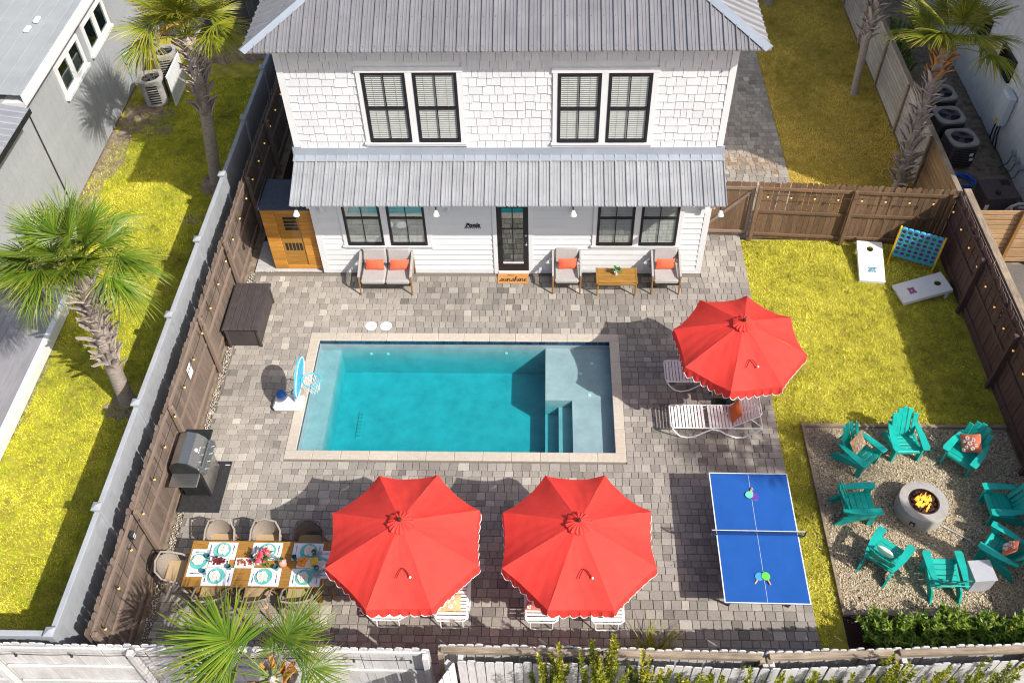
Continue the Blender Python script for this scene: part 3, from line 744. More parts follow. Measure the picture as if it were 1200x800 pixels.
vs = [(EX0+.02, EY0+.02, rz_), (EX1-.02, EY0+.02, rz_), (EX1-.02, EY0+DY, rz_), (EX0+.02, EY0+DY, rz_), (EX0+hw, EY0+hw, rz_+hw*SL-.03), (EX0+hw, EY0+DY-hw, rz_+hw*SL-.03)]
b.add(vs, [(0, 1, 4), (1, 2, 5, 4), (2, 3, 5), (3, 0, 4, 5), (3, 2, 1, 0)]); b.build('roof_deck', 'white_paint', house, world=True)
b = MB(); f = .15
b.bb(EX0+.16, EX1-.16, EY0+.16, EY0+.19, EZ-.11, EZ-.02); b.bb(EX0+.13, EX0+.159, EY0+.191, EY0+DY, EZ-.11, EZ-.02); b.bb(EX1-.159, EX1-.13, EY0+.191, EY0+DY, EZ-.11, EZ-.02)
b.bb(EX0+.191, EX1-.191, EY0+.191, EY0+DY, EZ-.10, EZ-.085)
b.build('eave_fascia', 'white_paint', house, world=True)
metal_slope((EX0, EY0, EZ), (1, 0, 0), (0, 1, 0), EX1-EX0, hw, SL, 'roof_metal', 'roof_panel')
metal_slope((EX0, EY0+DY, EZ), (0, -1, 0), (1, 0, 0), DY, hw, SL, 'roof_metal', 'roof_panel')
metal_slope((EX1, EY0, EZ), (0, 1, 0), (-1, 0, 0), DY, hw, SL, 'roof_metal', 'roof_panel')
for sx, x0 in ((1, EX0), (-1, EX1)):
    d = Vector((sx, 1, SL)); s_ = Vector((-sx, 1, 0)).normalized()*.125; p0 = Vector((x0, EY0, EZ+.028)); p1 = p0+d*hw
    q = MB(); dn = Vector((0, 0, -.035)); u = Vector((0, 0, .03))
    e = Vector((sx, 1, SL))*.02
    q.add([p0-s_+dn+e, p0+u, p0+s_+dn+e, p1-s_+dn, p1+u, p1+s_+dn], [(0, 1, 4, 3), (1, 2, 5, 4), (0, 2, 1)]); q.build('hip_cap', 'hip_metal', house, world=True)
# porch roof
PX0, PX1, PY0, PZ0, PZ1 = -.05, 9.38, 4.40, 3.19, 3.64
psl = (PZ1-PZ0)/(5.57-PY0)
metal_slope((PX0, PY0, PZ0), (1, 0, 0), (0, 1, 0), PX1-PX0, 5.57-PY0, psl, 'porch_metal', 'porch_roof_panel', hip=False)
q = MB(); X = [PX0+.02, PX1-.02]
q.add([(X[0], PY0+.06, PZ0-.012), (X[1], PY0+.06, PZ0-.012), (X[1], 5.62, PZ1-.03), (X[0], 5.62, PZ1-.03), (X[0], PY0+.14, PZ0-.06), (X[1], PY0+.14, PZ0-.06), (X[1], 5.62, PZ0-.15), (X[0], 5.62, PZ0-.15)],
      [(0, 1, 2, 3), (7, 6, 5, 4), (4, 5, 1, 0), (0, 3, 7, 4), (5, 6, 2, 1)]); q.build('porch_roof_deck', 'white_paint', house, world=True)
q = MB(); q.add([(PX0-.01, 5.555, PZ1+.012), (PX1+.01, 5.555, PZ1+.012), (PX1+.01, 5.575, PZ1+.19), (PX0-.01, 5.575, PZ1+.19), (PX0-.01, 5.63, PZ1+.20), (PX1+.01, 5.63, PZ1+.20), (PX0-.01, 5.40, PZ1-.03), (PX1+.01, 5.40, PZ1-.03)],
               [(0, 1, 2, 3), (3, 2, 5, 4), (6, 7, 1, 0)]); q.build('roof_flashing', 'hip_metal', house, world=True)
for x in (.30, 3.27, 6.18, 9.14):
    q = MB(); w2 = .05
    q.bb(x-w2, x+w2, 5.50, 5.563, 2.02, 2.9); q.bb(x-w2, x+w2, 4.62, 5.499, 2.92, 3.035)
    q.tube([(x, 5.49, 2.2), (x, 5.2, 2.72), (x, 4.8, 2.95)], .05, 4); q.build('bracket', 'white_paint', house, world=True)
for x in (.07, 3.13, 6.11, 9.27):
    q = MB(); q.tube([(x, 4.47, 3.09), (x, 4.47, 3.0)], .02, 6, mi=1); q.lathe([(.03, .0), (.075, -.10), (.075, -.13), (0, -.12)], 10, X=Matrix.Translation((x, 4.44, 3.03)) @ Matrix.Rotation(R_(-25), 4, 'X'))
    q.build('flood_light', ['white_paint', 'table_leg'], house, world=True)

# lettering
def font_mesh(name, text, size, m, ext=.004, shear=0, bold=0):
    cu = bpy.data.curves.new(name, 'FONT'); cu.body = text; cu.size = size; cu.extrude = ext; cu.shear = shear; cu.offset = bold; cu.align_x = 'CENTER'; cu.resolution_u = 2
    o = bpy.data.objects.new(name, cu); COL.objects.link(o); bpy.context.view_layer.update()
    me = bpy.data.meshes.new_from_object(o.evaluated_get(bpy.context.evaluated_depsgraph_get())); bpy.data.objects.remove(o); bpy.data.curves.remove(cu)
    me.materials.clear(); me.materials.append(M[m]); me.name = name; return me
sg = thing('wall_sign', 'small black script lettering fixed to the white wall beside the door', 'sign', (3.79, 5.58, 1.54))
piece('lettering', font_mesh('lettering', 'Pools', .15, 'black_print', .008, .25, .004), sg, (0, 0, .0), (PI/2, 0, 0))
q = MB(); q.tube([(-.19+.38*k/16, -.004, -.02+(.022 if k % 2 else -.03)) for k in range(17)], .011, 5); q.build('scroll', 'black_print', sg)

# ------------------------------------------------------------------ fences
def picket_mesh(w_, h, t, m, dog=.03, name='picket'):
    q = MB(); q.add([(-w_/2, -t/2, 0), (w_/2, -t/2, 0), (w_/2, -t/2, h-dog), (w_/2-dog, -t/2, h), (-w_/2+dog, -t/2, h), (-w_/2, -t/2, h-dog)]+
                    [(-w_/2, t/2, 0), (w_/2, t/2, 0), (w_/2, t/2, h-dog), (w_/2-dog, t/2, h), (-w_/2+dog, t/2, h), (-w_/2, t/2, h-dog)],
                    [(0, 1, 2, 3, 4, 5), (11, 10, 9, 8, 7, 6)]+[(i, i+6, (i+1) % 6+6, (i+1) % 6) for i in range(6)])
    return q.mesh(name, m)
def fence(name, label, p0, p1, h, pw, m, mr=None, side=1, post=2.4, rails=(.25, .95, 1.6), post_w=.09, dog=.03, gap=.010, skip=None, post_h=None, rail_h=.085, post_off=0, cap=None, rail_t=.04):
    # pickets along local x; rails and posts on the local -y side when side = 1
    d = Vector((p1[0]-p0[0], p1[1]-p0[1])); L = d.length; a = math.atan2(d.y, d.x); mr = mr or m
    t = thing(name, label, 'fence', (p0[0], p0[1], 0), a)
    n = int(L/pw); pm_ = [picket_mesh(pw-gap, h+dh, .018, m, dog) for dh in (0, -.012, .010)]
    for i in range(n):
        x = (i+.5)*L/n
        if skip and skip[0] < x < skip[1]: continue
        piece('picket', random.choice(pm_), t, (x, random.uniform(-.002, .002), 0), (random.uniform(-.01, .01), random.uniform(-.006, .006), 0))
    np_ = max(1, round((L-post_off)/post)); xs = [post_off+k*(L-post_off)/np_ for k in range(np_+1)]
    if post_off > .5: xs = [0]+xs
    q = MB(); ph = post_h or h-.08; q.rbox((0, 0, ph/2), (post_w, post_w, ph), .006); pmesh = q.mesh('post', mr)
    for x in xs: piece('post', pmesh, t, (min(max(x, post_w/2), L-post_w/2), -side*(.018+.04+post_w/2+.002), 0))
    for k in range(len(xs)-1):
        q = MB(); l = xs[k+1]-xs[k]-post_w-.004; q.rbox((0, 0, 0), (max(l, .1), rail_t, rail_h), .005); rm = q.mesh('rail', mr)
        for z in rails: piece('rail', rm, t, ((xs[k]+xs[k+1])/2, -side*(.0105+rail_t/2), z), (random.uniform(-.004, .004), 0, 0))
    if cap:
        q = MB(); q.rbox((L/2, -side*.02, h+.02), (L, cap, .035), .005); q.build('cap_rail', mr, t)
    return t
# left: brown fence, seen from the patio
fl = fence('board_fence', 'brown weathered picket fence beside the grill and the dark deck box, hung with bulbs', (-1.97, 16.6), (-2.0, -4.72), 1.84, .142, 'fence_brown', 'rail_brown', side=-1, post=2.35, rails=(.25, .98, 1.68))
fb = fence('board_fence', 'brown picket fence between the pool lawn and the far side yard, behind the game boards', (10.68, 6.92), (15.28, 6.60), 1.80, .128, 'fence_umber', side=1, post=2.3, rails=(.16, .90, 1.62))
fr = fence('board_fence', 'dark shaded picket fence behind the teal chairs and the tilted white game board', (15.34, 6.55), (15.34, -4.7), 1.82, .142, 'fence_shaded', side=1, post=2.35, rails=(.25, .95, 1.62))
gt = thing('fence_gate', 'brown board gate with a diagonal brace between the house corner and the fence', 'gate', (9.40, 6.99, 0), math.atan2(-.05, 1.26))
gm = [picket_mesh(.124, 1.72+dh, .018, 'fence_umber', .03) for dh in (0, -.01)]
for i in range(10): piece('picket', random.choice(gm), gt, (.065+i*.123, 0, .06), (0, random.uniform(-.006, .006), 0))
for z in (.20, 1.60): q = MB(); q.rbox((.62, -.03, z), (1.22, .038, .085), .005); q.build('rail', 'rail_brown', gt)
for x in (.045, 1.195): q = MB(); q.rbox((x, -.0305, .90), (.085, .037, 1.30), .005); q.build('stile', 'rail_brown', gt)
q = MB(); q.rbox((.62, -.031, .90), (1.62, .035, .085), .005, X=Matrix.Rotation(R_(-49), 4, 'Y')); q.build('brace', 'rail_brown', gt)
# left: white vinyl fence of the neighbour
vf = thing('vinyl_fence', 'pale grey vinyl fence with capped posts beside the sunny left lawn', 'fence', (-2.42, 16.6, 0), math.atan2(-21.3, -.17))
q = MB(); q.rbox((0, 0, .87), (.288, .022, 1.70), .004); vm = q.mesh('board', 'vinyl')
for i in range(73): piece('board', vm, vf, (.15+i*.292, 0, 0))
q = MB(); q.rbox((0, 0, .93), (.13, .13, 1.86), .006); pv = q.mesh('post', 'vinyl')
q = MB(); q.add([(-.085, -.085, 0), (.085, -.085, 0), (.085, .085, 0), (-.085, .085, 0), (-.085, -.085, .03), (.085, -.085, .03), (.085, .085, .03), (-.085, .085, .03), (0, 0, .075)],
               [(0, 1, 5, 4), (1, 2, 6, 5), (2, 3, 7, 6), (3, 0, 4, 7), (4, 5, 8), (5, 6, 8), (6, 7, 8), (7, 4, 8)]); pc = q.mesh('post_cap', 'vinyl')
q = MB(); q.rbox((0, 0, 0), (2.24, .10, .14), .008); rm = q.mesh('rail', 'vinyl')
for k in range(10):
    x = 21.3-k*2.37
    if x < .1: break
    piece('post', pv, vf, (x, 0, 0)); piece('post_cap', pc, vf, (x, 0, 1.86))
    if x > 2.4:
        piece('rail', rm, vf, (x-1.185, 0, 1.74)); piece('rail', rm, vf, (x-1.185, 0, .18))
vf2 = thing('vinyl_fence', 'pale grey vinyl fence along the near edge of the left lawn', 'fence', (-2.65, -4.69, 0), PI)
for i in range(20): piece('board', vm, vf2, (.15+i*.292, 0, 0))
for k in range(3):
    piece('rail', rm, vf2, (1.13+k*2.37, 0, 1.74)); 
    if k: piece('post', pv, vf2, (k*2.37-.055, 0, 0)); piece('post_cap', pc, vf2, (k*2.37-.055, 0, 1.86))
# front: painted fence, rails and posts outside
ff = fence('painted_fence', 'white painted fence with rails and dark bulbs along the bottom edge behind the dining area', (3.66, -4.86), (-8.5, -4.90), 1.84, .142, 'whitewash', side=-1, post=2.52, rails=(.35, .98, 1.72), post_w=.10, post_h=1.80, post_off=0, gap=.005)
# front: own brown fence and the whitewashed neighbour fence
dkf = fence('board_fence', 'tan fence top with whitish picket ends behind the dark green hedge', (15.3, -4.50), (9.07, -4.80), 1.80, .142, 'whitewash', 'wood_tan', side=-1, post=2.3, rails=(.3, 1.0, 1.715), rail_t=.10, rail_h=.10)
dk2 = fence('board_fence', 'tan fence top with whitish picket ends near the potted grass tuft and white fence corner', (9.05, -4.80), (3.80, -4.76), 1.80, .142, 'whitewash', 'wood_tan', side=-1, post=2.6, rails=(.3, 1.0, 1.715), rail_t=.10, rail_h=.10)
dk2['label'] = 'tan fence top with whitish picket ends between the grass tuft and the white fence corner'
wf = fence('whitewashed_fence', 'whitewashed plank fence in dappled shade behind the yellow-green front shrubs', (4.12, -5.02), (9.1, -5.06), 1.74, .15, 'whitewash', side=-1, post=2.5, rails=(.4, 1.3), dog=.02)
wf2 = fence('whitewashed_fence', 'whitewashed plank fence in front of the dark green hedge, in deep dappled shade', (9.12, -5.06), (15.6, -4.74), 1.74, .15, 'whitewash', side=-1, post=2.5, rails=(.4, 1.3), dog=.02)
wf3 = fence('whitewashed_fence', 'short whitewashed fence return running towards the viewer at the fence corner', (4.08, -5.03), (3.2, -6.3), 1.74, .15, 'whitewash', side=1, post=2.5, rails=(.4, 1.3), dog=.02)
# right: neighbours' fences
nf = thing('plank_fence', 'pale horizontal plank fence with a flat cap, behind the palm on the back lawn', 'fence', (15.46, 6.72, 0), PI/2)
q = MB(); q.rbox((0, 0, 0), (2.3, .025, .128), .006); pk = q.mesh('plank', 'wood_grey')
q = MB(); q.rbox((0, 0, 0), (2.3, .025, .128), .006); pk2 = q.mesh('plank', 'wood_raw')
q = MB(); q.rbox((0, 0, .77), (.09, .06, 1.54), .005); ps = q.mesh('post', 'wood_tan')
for k in range(6):
    for j in range(11): piece('plank', pk2 if k < 1 else pk, nf, (1.16+k*2.32, 0, .08+j*.142), (0, random.uniform(-.003, .003), 0))
    piece('post', ps, nf, (k*2.32+2.3, .045, 0))
q = MB(); q.rbox((6.9, 0, 1.62), (13.9, .13, .04), .006); q.build('cap_rail', 'wood_tan', nf)
nf2 = thing('plank_fence', 'neighbour\'s capped fence running behind the dark shaded picket fence', 'fence', (15.56, 6.68, 0), -PI/2)
for k in range(5):
    for j in range(12): piece('plank', pk, nf2, (1.16+k*2.32, 0, .08+j*.142))
    piece('post', ps, nf2, (k*2.32+1.2, .045, 0))
q = MB(); q.rbox((5.8, 0, 1.76), (11.6, .17, .04), .006); q.build('cap_rail', 'wood_tan', nf2)
nf3 = thing('plank_fence', 'sunny pale wood fence of horizontal planks in front of the brown pool heater', 'fence', (15.66, 6.02, 0), 0)
for k in range(2):
    for j in range(11): piece('plank', pk2, nf3, (1.16+k*2.32, 0, .10+j*.15), (0, random.uniform(-.003, .003), 0))
q = MB(); q.rbox((1.05, -.07, .85), (.09, .09, 1.7), .005); q.build('post', 'teak_dark', nf3)
df = fence('charcoal_fence', 'dark charcoal board fence at the far end of the left lawn', (-7.2, 16.75), (-.5, 16.75), 1.9, .19, 'charcoal_fence', side=-1, post=2.2, rails=(.3, 1.7))
# ------------------------------------------------------------------ string lights
def string_light(label, pts, bulbs, m='bulb', drop=.06):
    t = thing('string_light', label, 'string light', pts[0])
    q = MB(); q.tube(pts, .007, 4); q.build('cable', 'black_rubber', t, world=True)
    for p in bulbs:
        q = MB(); q.lathe([(.016, 0), (.016, -.045), (.010, -.05)], 6, (p[0], p[1], p[2])); so_ = q.build('socket', 'black_rubber', t, world=True)
        q = MB(); q.ball((p[0], p[1], p[2]-.072), .024, 6, 5, sc=(1, 1, 1.25)); q.build('bulb', m, so_, world=True, smooth=True)
def sag(pts, s=.05, k=6):
    out = []
    for a, c in zip(pts[:-1], pts[1:]):
        for i in range(k):
            f = i/k; p = Vector(a).lerp(Vector(c), f); p.z -= s*4*f*(1-f); out.append(p)
    return out+[Vector(pts[-1])]
H = [(-1.85, y, 1.60) for y in np.arange(15.5, -4.6, -.74)]
string_light('string of small bulbs along the brown fence beside the grill', sag(H, .03, 3), H)
H = [(10.9+i*.555, 6.80-.07*(i*.555)/1, 1.57) for i in range(8)]; H = [(x, 6.86-(x-10.68)*.0696-.13, z) for x, y, z in H]
string_light('string of lit bulbs along the brown fence behind the game boards', sag(H, .03, 3), H)
H = [(15.20, y, 1.54) for y in np.arange(6.2, -4.5, -.62)]
string_light('string of lit bulbs along the dark shaded fence by the teal chairs', sag(H, .03, 3), H)
H = [(x, -5.0, 1.70) for x in np.arange(-5, 3.6, .93)]
string_light('string of unlit dark bulbs along the white painted fence', sag(H, .03, 3), H, 'black_rubber')

# ------------------------------------------------------------------ umbrellas
def umbrella(label, loc, ang, R=1.40, h=2.10, top=2.66):
    t = thing('patio_umbrella', label, 'umbrella', loc, ang, 'red patio umbrellas')
    n = 8; K = 10
    def pt(k, s):            # rib position
        r = R*s; z = top-(top-h)*(s**1.12); a = 2*PI*(k+.5)/n; return Vector((r*math.cos(a), r*math.sin(a), z))
    for k in range(n):
        q = MB(); J = 14; NS = 14; vs = []; S = [.075+.925*i/NS for i in range(NS+1)]; wr = [random.uniform(0, 6.3) for _ in range(6)]
        for s in S:
            A, B = pt(k, s), pt(k+1, s)
            for j in range(J+1):
                f = j/J; p = A.lerp(B, f); hang = 4*f*(1-f)
                p.z -= hang*.055*s*R*(.4+.6*s); p.x *= 1-hang*.035*s*s; p.y *= 1-hang*.035*s*s
                c1 = max(0, 1-abs(f-.12-.25*(1-s))*7)*max(0, s-.55)*2; c2 = max(0, 1-abs(f-.86+.30*(1-s))*6)*max(0, s-.6)*2
                p.z += s*(.007*math.sin(f*9+wr[0]+s*5)+.005*math.sin(f*21+wr[1]-s*11))+.012*(c1*math.sin(s*26+wr[2])+c2*math.sin(f*40+s*18+wr[3]))
                vs.append(p)
        fs = [(i*(J+1)+j, (i+1)*(J+1)+j, (i+1)*(J+1)+j+1, i*(J+1)+j+1) for i in range(NS) for j in range(J)]
        q.add(vs, fs); pan = q.build('canopy_panel', 'red_canvas', t, smooth=True)
        # scalloped valance with white piping
        edge = vs[-(J+1):]; q = MB(); nS = 6; m = 8; top_ = []; bot = []
        for i in range(nS*m+1):
            f = i/(nS*m); x = f*J; j = min(int(x), J-1); p = edge[j].lerp(edge[j+1], x-j)
            ph = (i % m)/m; d = .155+.085*math.sin(PI*ph)**.8
            o = Vector((p.x, p.y, 0)).normalized()*(.018+.012*math.sin(f*40+k))
            top_.append(p); bot.append(p+o-Vector((0, 0, d)))
        L_ = len(top_); q.add(top_+bot, [(i, i+1, L_+i+1, L_+i) for i in range(L_-1)])
        va = q.build('valance', 'red_canvas', pan)
        q = MB(); q.tube([p+Vector((p.x, p.y, 0)).normalized()*.004 for p in bot], .0065, 4, cap=False); q.build('piping', 'white_trim', va)
        q = MB(); A, B = pt(k, .06), pt(k, 1.0); q.tube([pt(k, s)-Vector((0, 0, .02)) for s in (.05, .3, .6, 1.0)], .008, 4); q.build('rib', 'bronze', t)
        q = MB(); q.tube([pt(k, .5)-Vector((0, 0, .02)), Vector((.03*math.cos(2*PI*(k+.5)/n), .03*math.sin(2*PI*(k+.5)/n), 2.08))], .006, 4); q.build('strut', 'bronze', t)
    q = MB(); vs = [(0, 0, top+.045)]; N = 64
    for (r, dz) in ((.06, .035), (.15, .012), (.215, -.03)):
        for j in range(N):
            a = 2*PI*j/N; rr = r*(1+.06*math.sin(a*8+1)*(r > .1)); z = top+dz+.014*math.sin(a*16)*(r/.2)
            vs.append((rr*math.cos(a), rr*math.sin(a), z))
    fs = [(0, 1+j, 1+(j+1) % N) for j in range(N)]+[(1+i*N+j, 1+(i+1)*N+j, 1+(i+1)*N+(j+1) % N, 1+i*N+(j+1) % N) for i in (0, 1) for j in range(N)]
    q.add(vs, fs); q.build('vent_cap', 'red_canvas', t, smooth=True)
    q = MB(); q.tube([(0, 0, .05), (0, 0, top+.05)], .02, 8); q.build('pole', 'bronze', t, smooth=True)
    q = MB(); q.lathe([(.012, .0), (.035, .02), (.04, .05), (.02, .085), (0, .09)], 10, c=(0, 0, top+.04)); q.build('finial', 'bronze', t, smooth=True)
    q = MB(); q.lathe([(.25, 0), (.25, .04), (.22, .06), (.05, .085), (.04, .30), (.0, .30)], 20); q.build('base', 'black_rubber', t, smooth=True)
    # closing strap lying on the front panel
    a0 = -PI/2-ang+R_(7); q = MB(); P = []
    for i in range(13):
        f = i/12; r = .70+.24*4*f*(1-f)*-.6+.16; aa = a0+(f-.5)*.26
        s = r/R; z = top-(top-h)*(s**1.12)-.035*s+.012
        P.append((r*math.cos(aa), r*math.sin(aa), z))
    q.tube(P, .010, 4); st = q.build('strap', 'red_strap', t)
    q = MB(); q.ball(P[-1], .024, 6, 4); q.build('strap_tip', 'white_trim', st)
    return t
umbrella('red scalloped patio umbrella beside the end of the dining table', (3.10, -3.03, 0), R_(2))
umbrella('red scalloped patio umbrella standing midway between dining area and blue table', (6.09, -3.0, 0), R_(1))
umbrella('red scalloped patio umbrella over the loungers by the lawn edge', (9.43, 1.52, 0), R_(8), R=1.33)

# ------------------------------------------------------------------ pillows
def pillow_mesh(q, w_, h, t, X, n=6, mi=0, pts=None):
    vs = []; fs = []
    for sgn in (1, -1):
        k = len(vs)
        for i in range(n+1):
            for j in range(n+1):
                u, v = -1+2*i/n, -1+2*j/n; e = (1-u*u)*(1-v*v); pin = 1-.07*(1-abs(u))*abs(v)**3-.07*(1-abs(v))*abs(u)**3
                vs.append((u*w_/2*(1-.06*(1-v*v)*0)*pin, v*h/2*pin, sgn*t/2*max(e, 0)**.45))
        for i in range(n):
            for j in range(n):
                f = (k+i*(n+1)+j, k+(i+1)*(n+1)+j, k+(i+1)*(n+1)+j+1, k+i*(n+1)+j+1); fs.append(f if sgn > 0 else f[::-1])
    q.add(vs, fs, mi, X); return q
def pillow(label, loc, rot, w_, h, t, m, group=None, blotch=None):
    q = MB(); pillow_mesh(q, w_, h, t, None)
    o = q.build('pillow', m, smooth=True); o.location = loc; o.rotation_euler = rot; tag(o, label, 'pillow', group); ROOT[o] = loc
    if blotch:
        rd = random.Random(blotch[1]); b = MB()
        for k in range(blotch[2]):
            kk = blotch[2]; u, v = -.72+1.44*((k*.618) % 1), -.72+1.44*((k+.5)/kk); e = (1-u*u)*(1-v*v); z = t/2*e**.45+.004; r = rd.uniform(.032, .052)
            for p in range(6):
                a = p*PI/3+rd.random(); c = (u*w_/2+r*.6*math.cos(a), v*h/2+r*.6*math.sin(a))
                if abs(c[0]) > w_*.43 or abs(c[1]) > h*.43: continue
                uu, vv = c[0]/(w_/2), c[1]/(h/2); zz = t/2*((1-uu*uu)*(1-vv*vv))**.45+.003
                b.lathe([(r*.42, 0), (r*.3, .004), (0, .005)], 6, c=(c[0], c[1], zz))
        b.build('print', blotch[0], o)
    return o

# ------------------------------------------------------------------ porch seating
def porch_seat(name, label, cat, loc, W_, n):
    t = thing(name, label, cat, loc)
    sw = (W_-.10)/n
    for i in range(n):
        x = -W_/2+.05+sw*(i+.5)
        q = MB(); q.rbox((x, -.06, .40), (sw-.012, .66, .13), .035); q.build('seat_cushion', 'cushion', t, smooth=True)
        q = MB(); q.rbox((0, 0, 0), (sw-.02, .13, .48), .04); X = Matrix.Translation((x, .30, .64)) @ Matrix.Rotation(R_(-14), 4, 'X')
        q.v = [tuple(X @ Vector(v)) for v in q.v]; q.build('back_cushion', 'cushion', t, smooth=True)
    q = MB(); q.bb(-W_/2+.03, W_/2-.03, -.36, .30, .27, .325); q.build('seat_frame', 'bronze', t)
    for s in (-1, 1):
        x = s*(W_/2-.02)
        for (y, ) in ((-.40,), (.36,)):
            q = MB(); q.tube([(x, y, 0), (x-s*.0, y+(.05 if y < 0 else -.04), .56)], [.018, .026], 6); q.build('leg', 'teak_dark', t, smooth=True)
        q = MB(); q.add([(x-.022, -.36, .52), (x-.022, .34, .60), (x-.022, .38, .76), (x-.022, .30, .80), (x-.022, -.36, .585), (x+.022, -.36, .52), (x+.022, .34, .60), (x+.022, .38, .76), (x+.022, .30, .80), (x+.022, -.36, .585)],
                        [(4, 3, 2, 1, 0), (5, 6, 7, 8, 9), (0, 1, 6, 5), (1, 2, 7, 6), (2, 3, 8, 7), (3, 4, 9, 8), (4, 0, 5, 9)]); q.build('arm', 'cushion', t)
        q = MB()
        for k in range(9): y = -.30+k*.07; q.tube([(x, y, .30), (x, y+.01, .55+.01*k*.6)], .008, 4)
        q.build('side_weave', 'wicker', t)
    return t
porch_seat('loveseat', 'two-seat outdoor sofa with grey cushions and rope arms against the white wall', 'loveseat', (1.65, 5.22, 0), 1.30, 2)
a1 = porch_seat('armchair', 'grey cushioned outdoor armchair just beside the door', 'armchair', (6.03, 5.27, 0), .70, 1); a1['group'] = 'porch armchairs'
dup(a1, 'grey cushioned outdoor armchair near the house corner, beyond the wooden coffee table', (8.41, 5.27, 0))
PR = (R_(72), 0, 0)
pillow('orange lumbar pillow on the sofa seat farther from the door', (1.38, 5.24, .62), (R_(70), R_(-2), R_(-2)), .46, .27, .12, 'orange_fabric', 'orange porch pillows')
pillow('orange lumbar pillow on the sofa seat nearer the door', (1.98, 5.24, .62), (R_(70), R_(4), R_(6)), .46, .27, .12, 'orange_fabric', 'orange porch pillows')
pillow('orange lumbar pillow on the armchair beside the door', (6.05, 5.29, .62), (R_(70), R_(-3), 0), .45, .27, .12, 'orange_fabric', 'orange porch pillows')
pillow('orange lumbar pillow on the armchair near the house corner', (8.40, 5.29, .62), (R_(70), R_(2), R_(3)), .45, .27, .12, 'orange_fabric', 'orange porch pillows')
ct = thing('coffee_table', 'slatted teak coffee table between the two grey armchairs', 'table', (7.23, 5.07, 0))
for k in range(6):
    q = MB(); q.rbox((0, -.205+k*.082, .435), (.90, .076, .03), .004); q.build('slat', 'teak', ct)
for s in (-1, 1):
    q = MB(); q.rbox((s*.473, 0, .432), (.04, .53, .045), .004); q.build('end_rail', 'teak', ct)
    q = MB(); q.rbox((0, s*.265, .40), (.90, .03, .05), .004); q.build('side_rail', 'teak', ct)
    for u in (-1, 1):
        q = MB(); q.tube([(s*.46, u*.245, 0), (s*.45, u*.235, .41)], [.018, .028], 6); q.build('leg', 'teak', ct)
pp = thing('potted_plant', 'small green plant in a white pot on the teak coffee table', 'plant', (7.22, 5.10, .452))
q = MB(); q.lathe([(.045, 0), (.06, .10), (.05, .10), (.04, .085), (0, .085)], 14); q.build('pot', 'ceramic_white', pp, smooth=True)
def leafy(n, R, z0, lw, ll, seed, up=.4):
    r = random.Random(seed); q = MB()
    for k in range(n):
        a = r.uniform(0, 2*PI); e = r.uniform(up-.5, up+.7); l = ll*r.uniform(.6, 1.2); d = Vector((math.cos(a)*math.cos(e), math.sin(a)*math.cos(e), math.sin(e)))
        p = Vector((0, 0, z0))+d*R*r.uniform(0, 1); s = d.cross(Vector((0, 0, 1))).normalized()*lw*.5
        m_ = p+d*l*.5; tip = p+d*l-Vector((0, 0, l*.25))
        q.add([p, m_+s, tip, m_-s], [(0, 1, 2, 3)], tone=r.random())
    return q
leafy(46, .06, .12, .035, .11, 4).build('foliage', 'leaf_green', pp)
dmt = thing('doormat', 'orange-brown coir doormat with black HELLO sunshine lettering before the black door', 'doormat', (4.72, 5.395, .003))
q = MB(); q.rbox((0, 0, .009), (.76, .36, .018), .004); q.build('mat', 'doormat', dmt)
piece('lettering', font_mesh('lettering', 'HELLO', .062, 'black_print', .001), dmt, (-.06, .075, .0195))
# cursive lettering drawn as ribbons
def glyphs():
    G = {}
    arc = lambda cx, cy, rx, ry, a0, a1, k=7: [(cx+rx*math.cos(R_(a0+(a1-a0)*i/k)), cy+ry*math.sin(R_(a0+(a1-a0)*i/k))) for i in range(k+1)]
    G['s'] = ([(0, .0)]+[(.25, .35), (.42, .72)]+arc(.40, .45, .16, .25, 60, -60, 5)+arc(.32, .15, .22, .15, 0, -150, 5)+[(.55, .02), (.75, .1)], .72)
    G['u'] = ([(0, .1), (.12, .68)]+arc(.30, .2, .18, .2, 180, 330, 6)+[(.52, .68), (.52, .2), (.62, .0), (.78, .1)], .74)
    G['n'] = ([(0, .1), (.1, .68), (.12, 0), (.2, .45)]+arc(.36, .45, .17, .23, 150, 0, 6)+[(.53, .1), (.62, .0), (.76, .1)], .74)
    G['h'] = ([(0, .1), (.2, .8), (.30, 1.35), (.18, 1.4), (.12, .9), (.12, 0), (.2, .45)]+arc(.36, .45, .17, .23, 150, 0, 6)+[(.53, .1), (.62, .0), (.76, .1)], .74)
    G['i'] = ([(0, .1), (.14, .68), (.14, .15), (.24, 0), (.38, .1)], .36)
    G['e'] = ([(0, .1), (.2, .3), (.46, .45)]+arc(.30, .45, .17, .24, 10, 180, 6)+arc(.32, .25, .2, .26, 180, 320, 6)+[(.66, .15)], .62)
    return G
def script(word, h, thick, q, z=.02):
    G = glyphs(); x = 0; tot = sum(G[c][1] for c in word)
    sc = h
    for c in word:
        P, adv = G[c]; pts = [((x+p[0]+p[1]*.12-tot/2)*sc, (p[1])*sc) for p in P]
        for a, b_ in zip(pts[:-1], pts[1:]):
            d = Vector((b_[0]-a[0], b_[1]-a[1], 0)); 
            if d.length < 1e-6: continue
            s = d.normalized().cross(Vector((0, 0, 1)))*thick*(.6+.6*abs(d.y)/d.length); e = d.normalized()*thick*.4
            A, B = Vector((*a, z))-e, Vector((*b_, z))+e; q.add([A-s, B-s, B+s, A+s], [(0, 1, 2, 3)])
        if c == 'i': q.box(((x+.26-tot/2)*sc, .95*sc, z), (.012, .012, .001))
        x += adv
q = MB(); script('sunshine', .125, .0075, q); lt = q.build('lettering', 'black_print', dmt); lt.location = (0, -.11, 0)
q = MB()
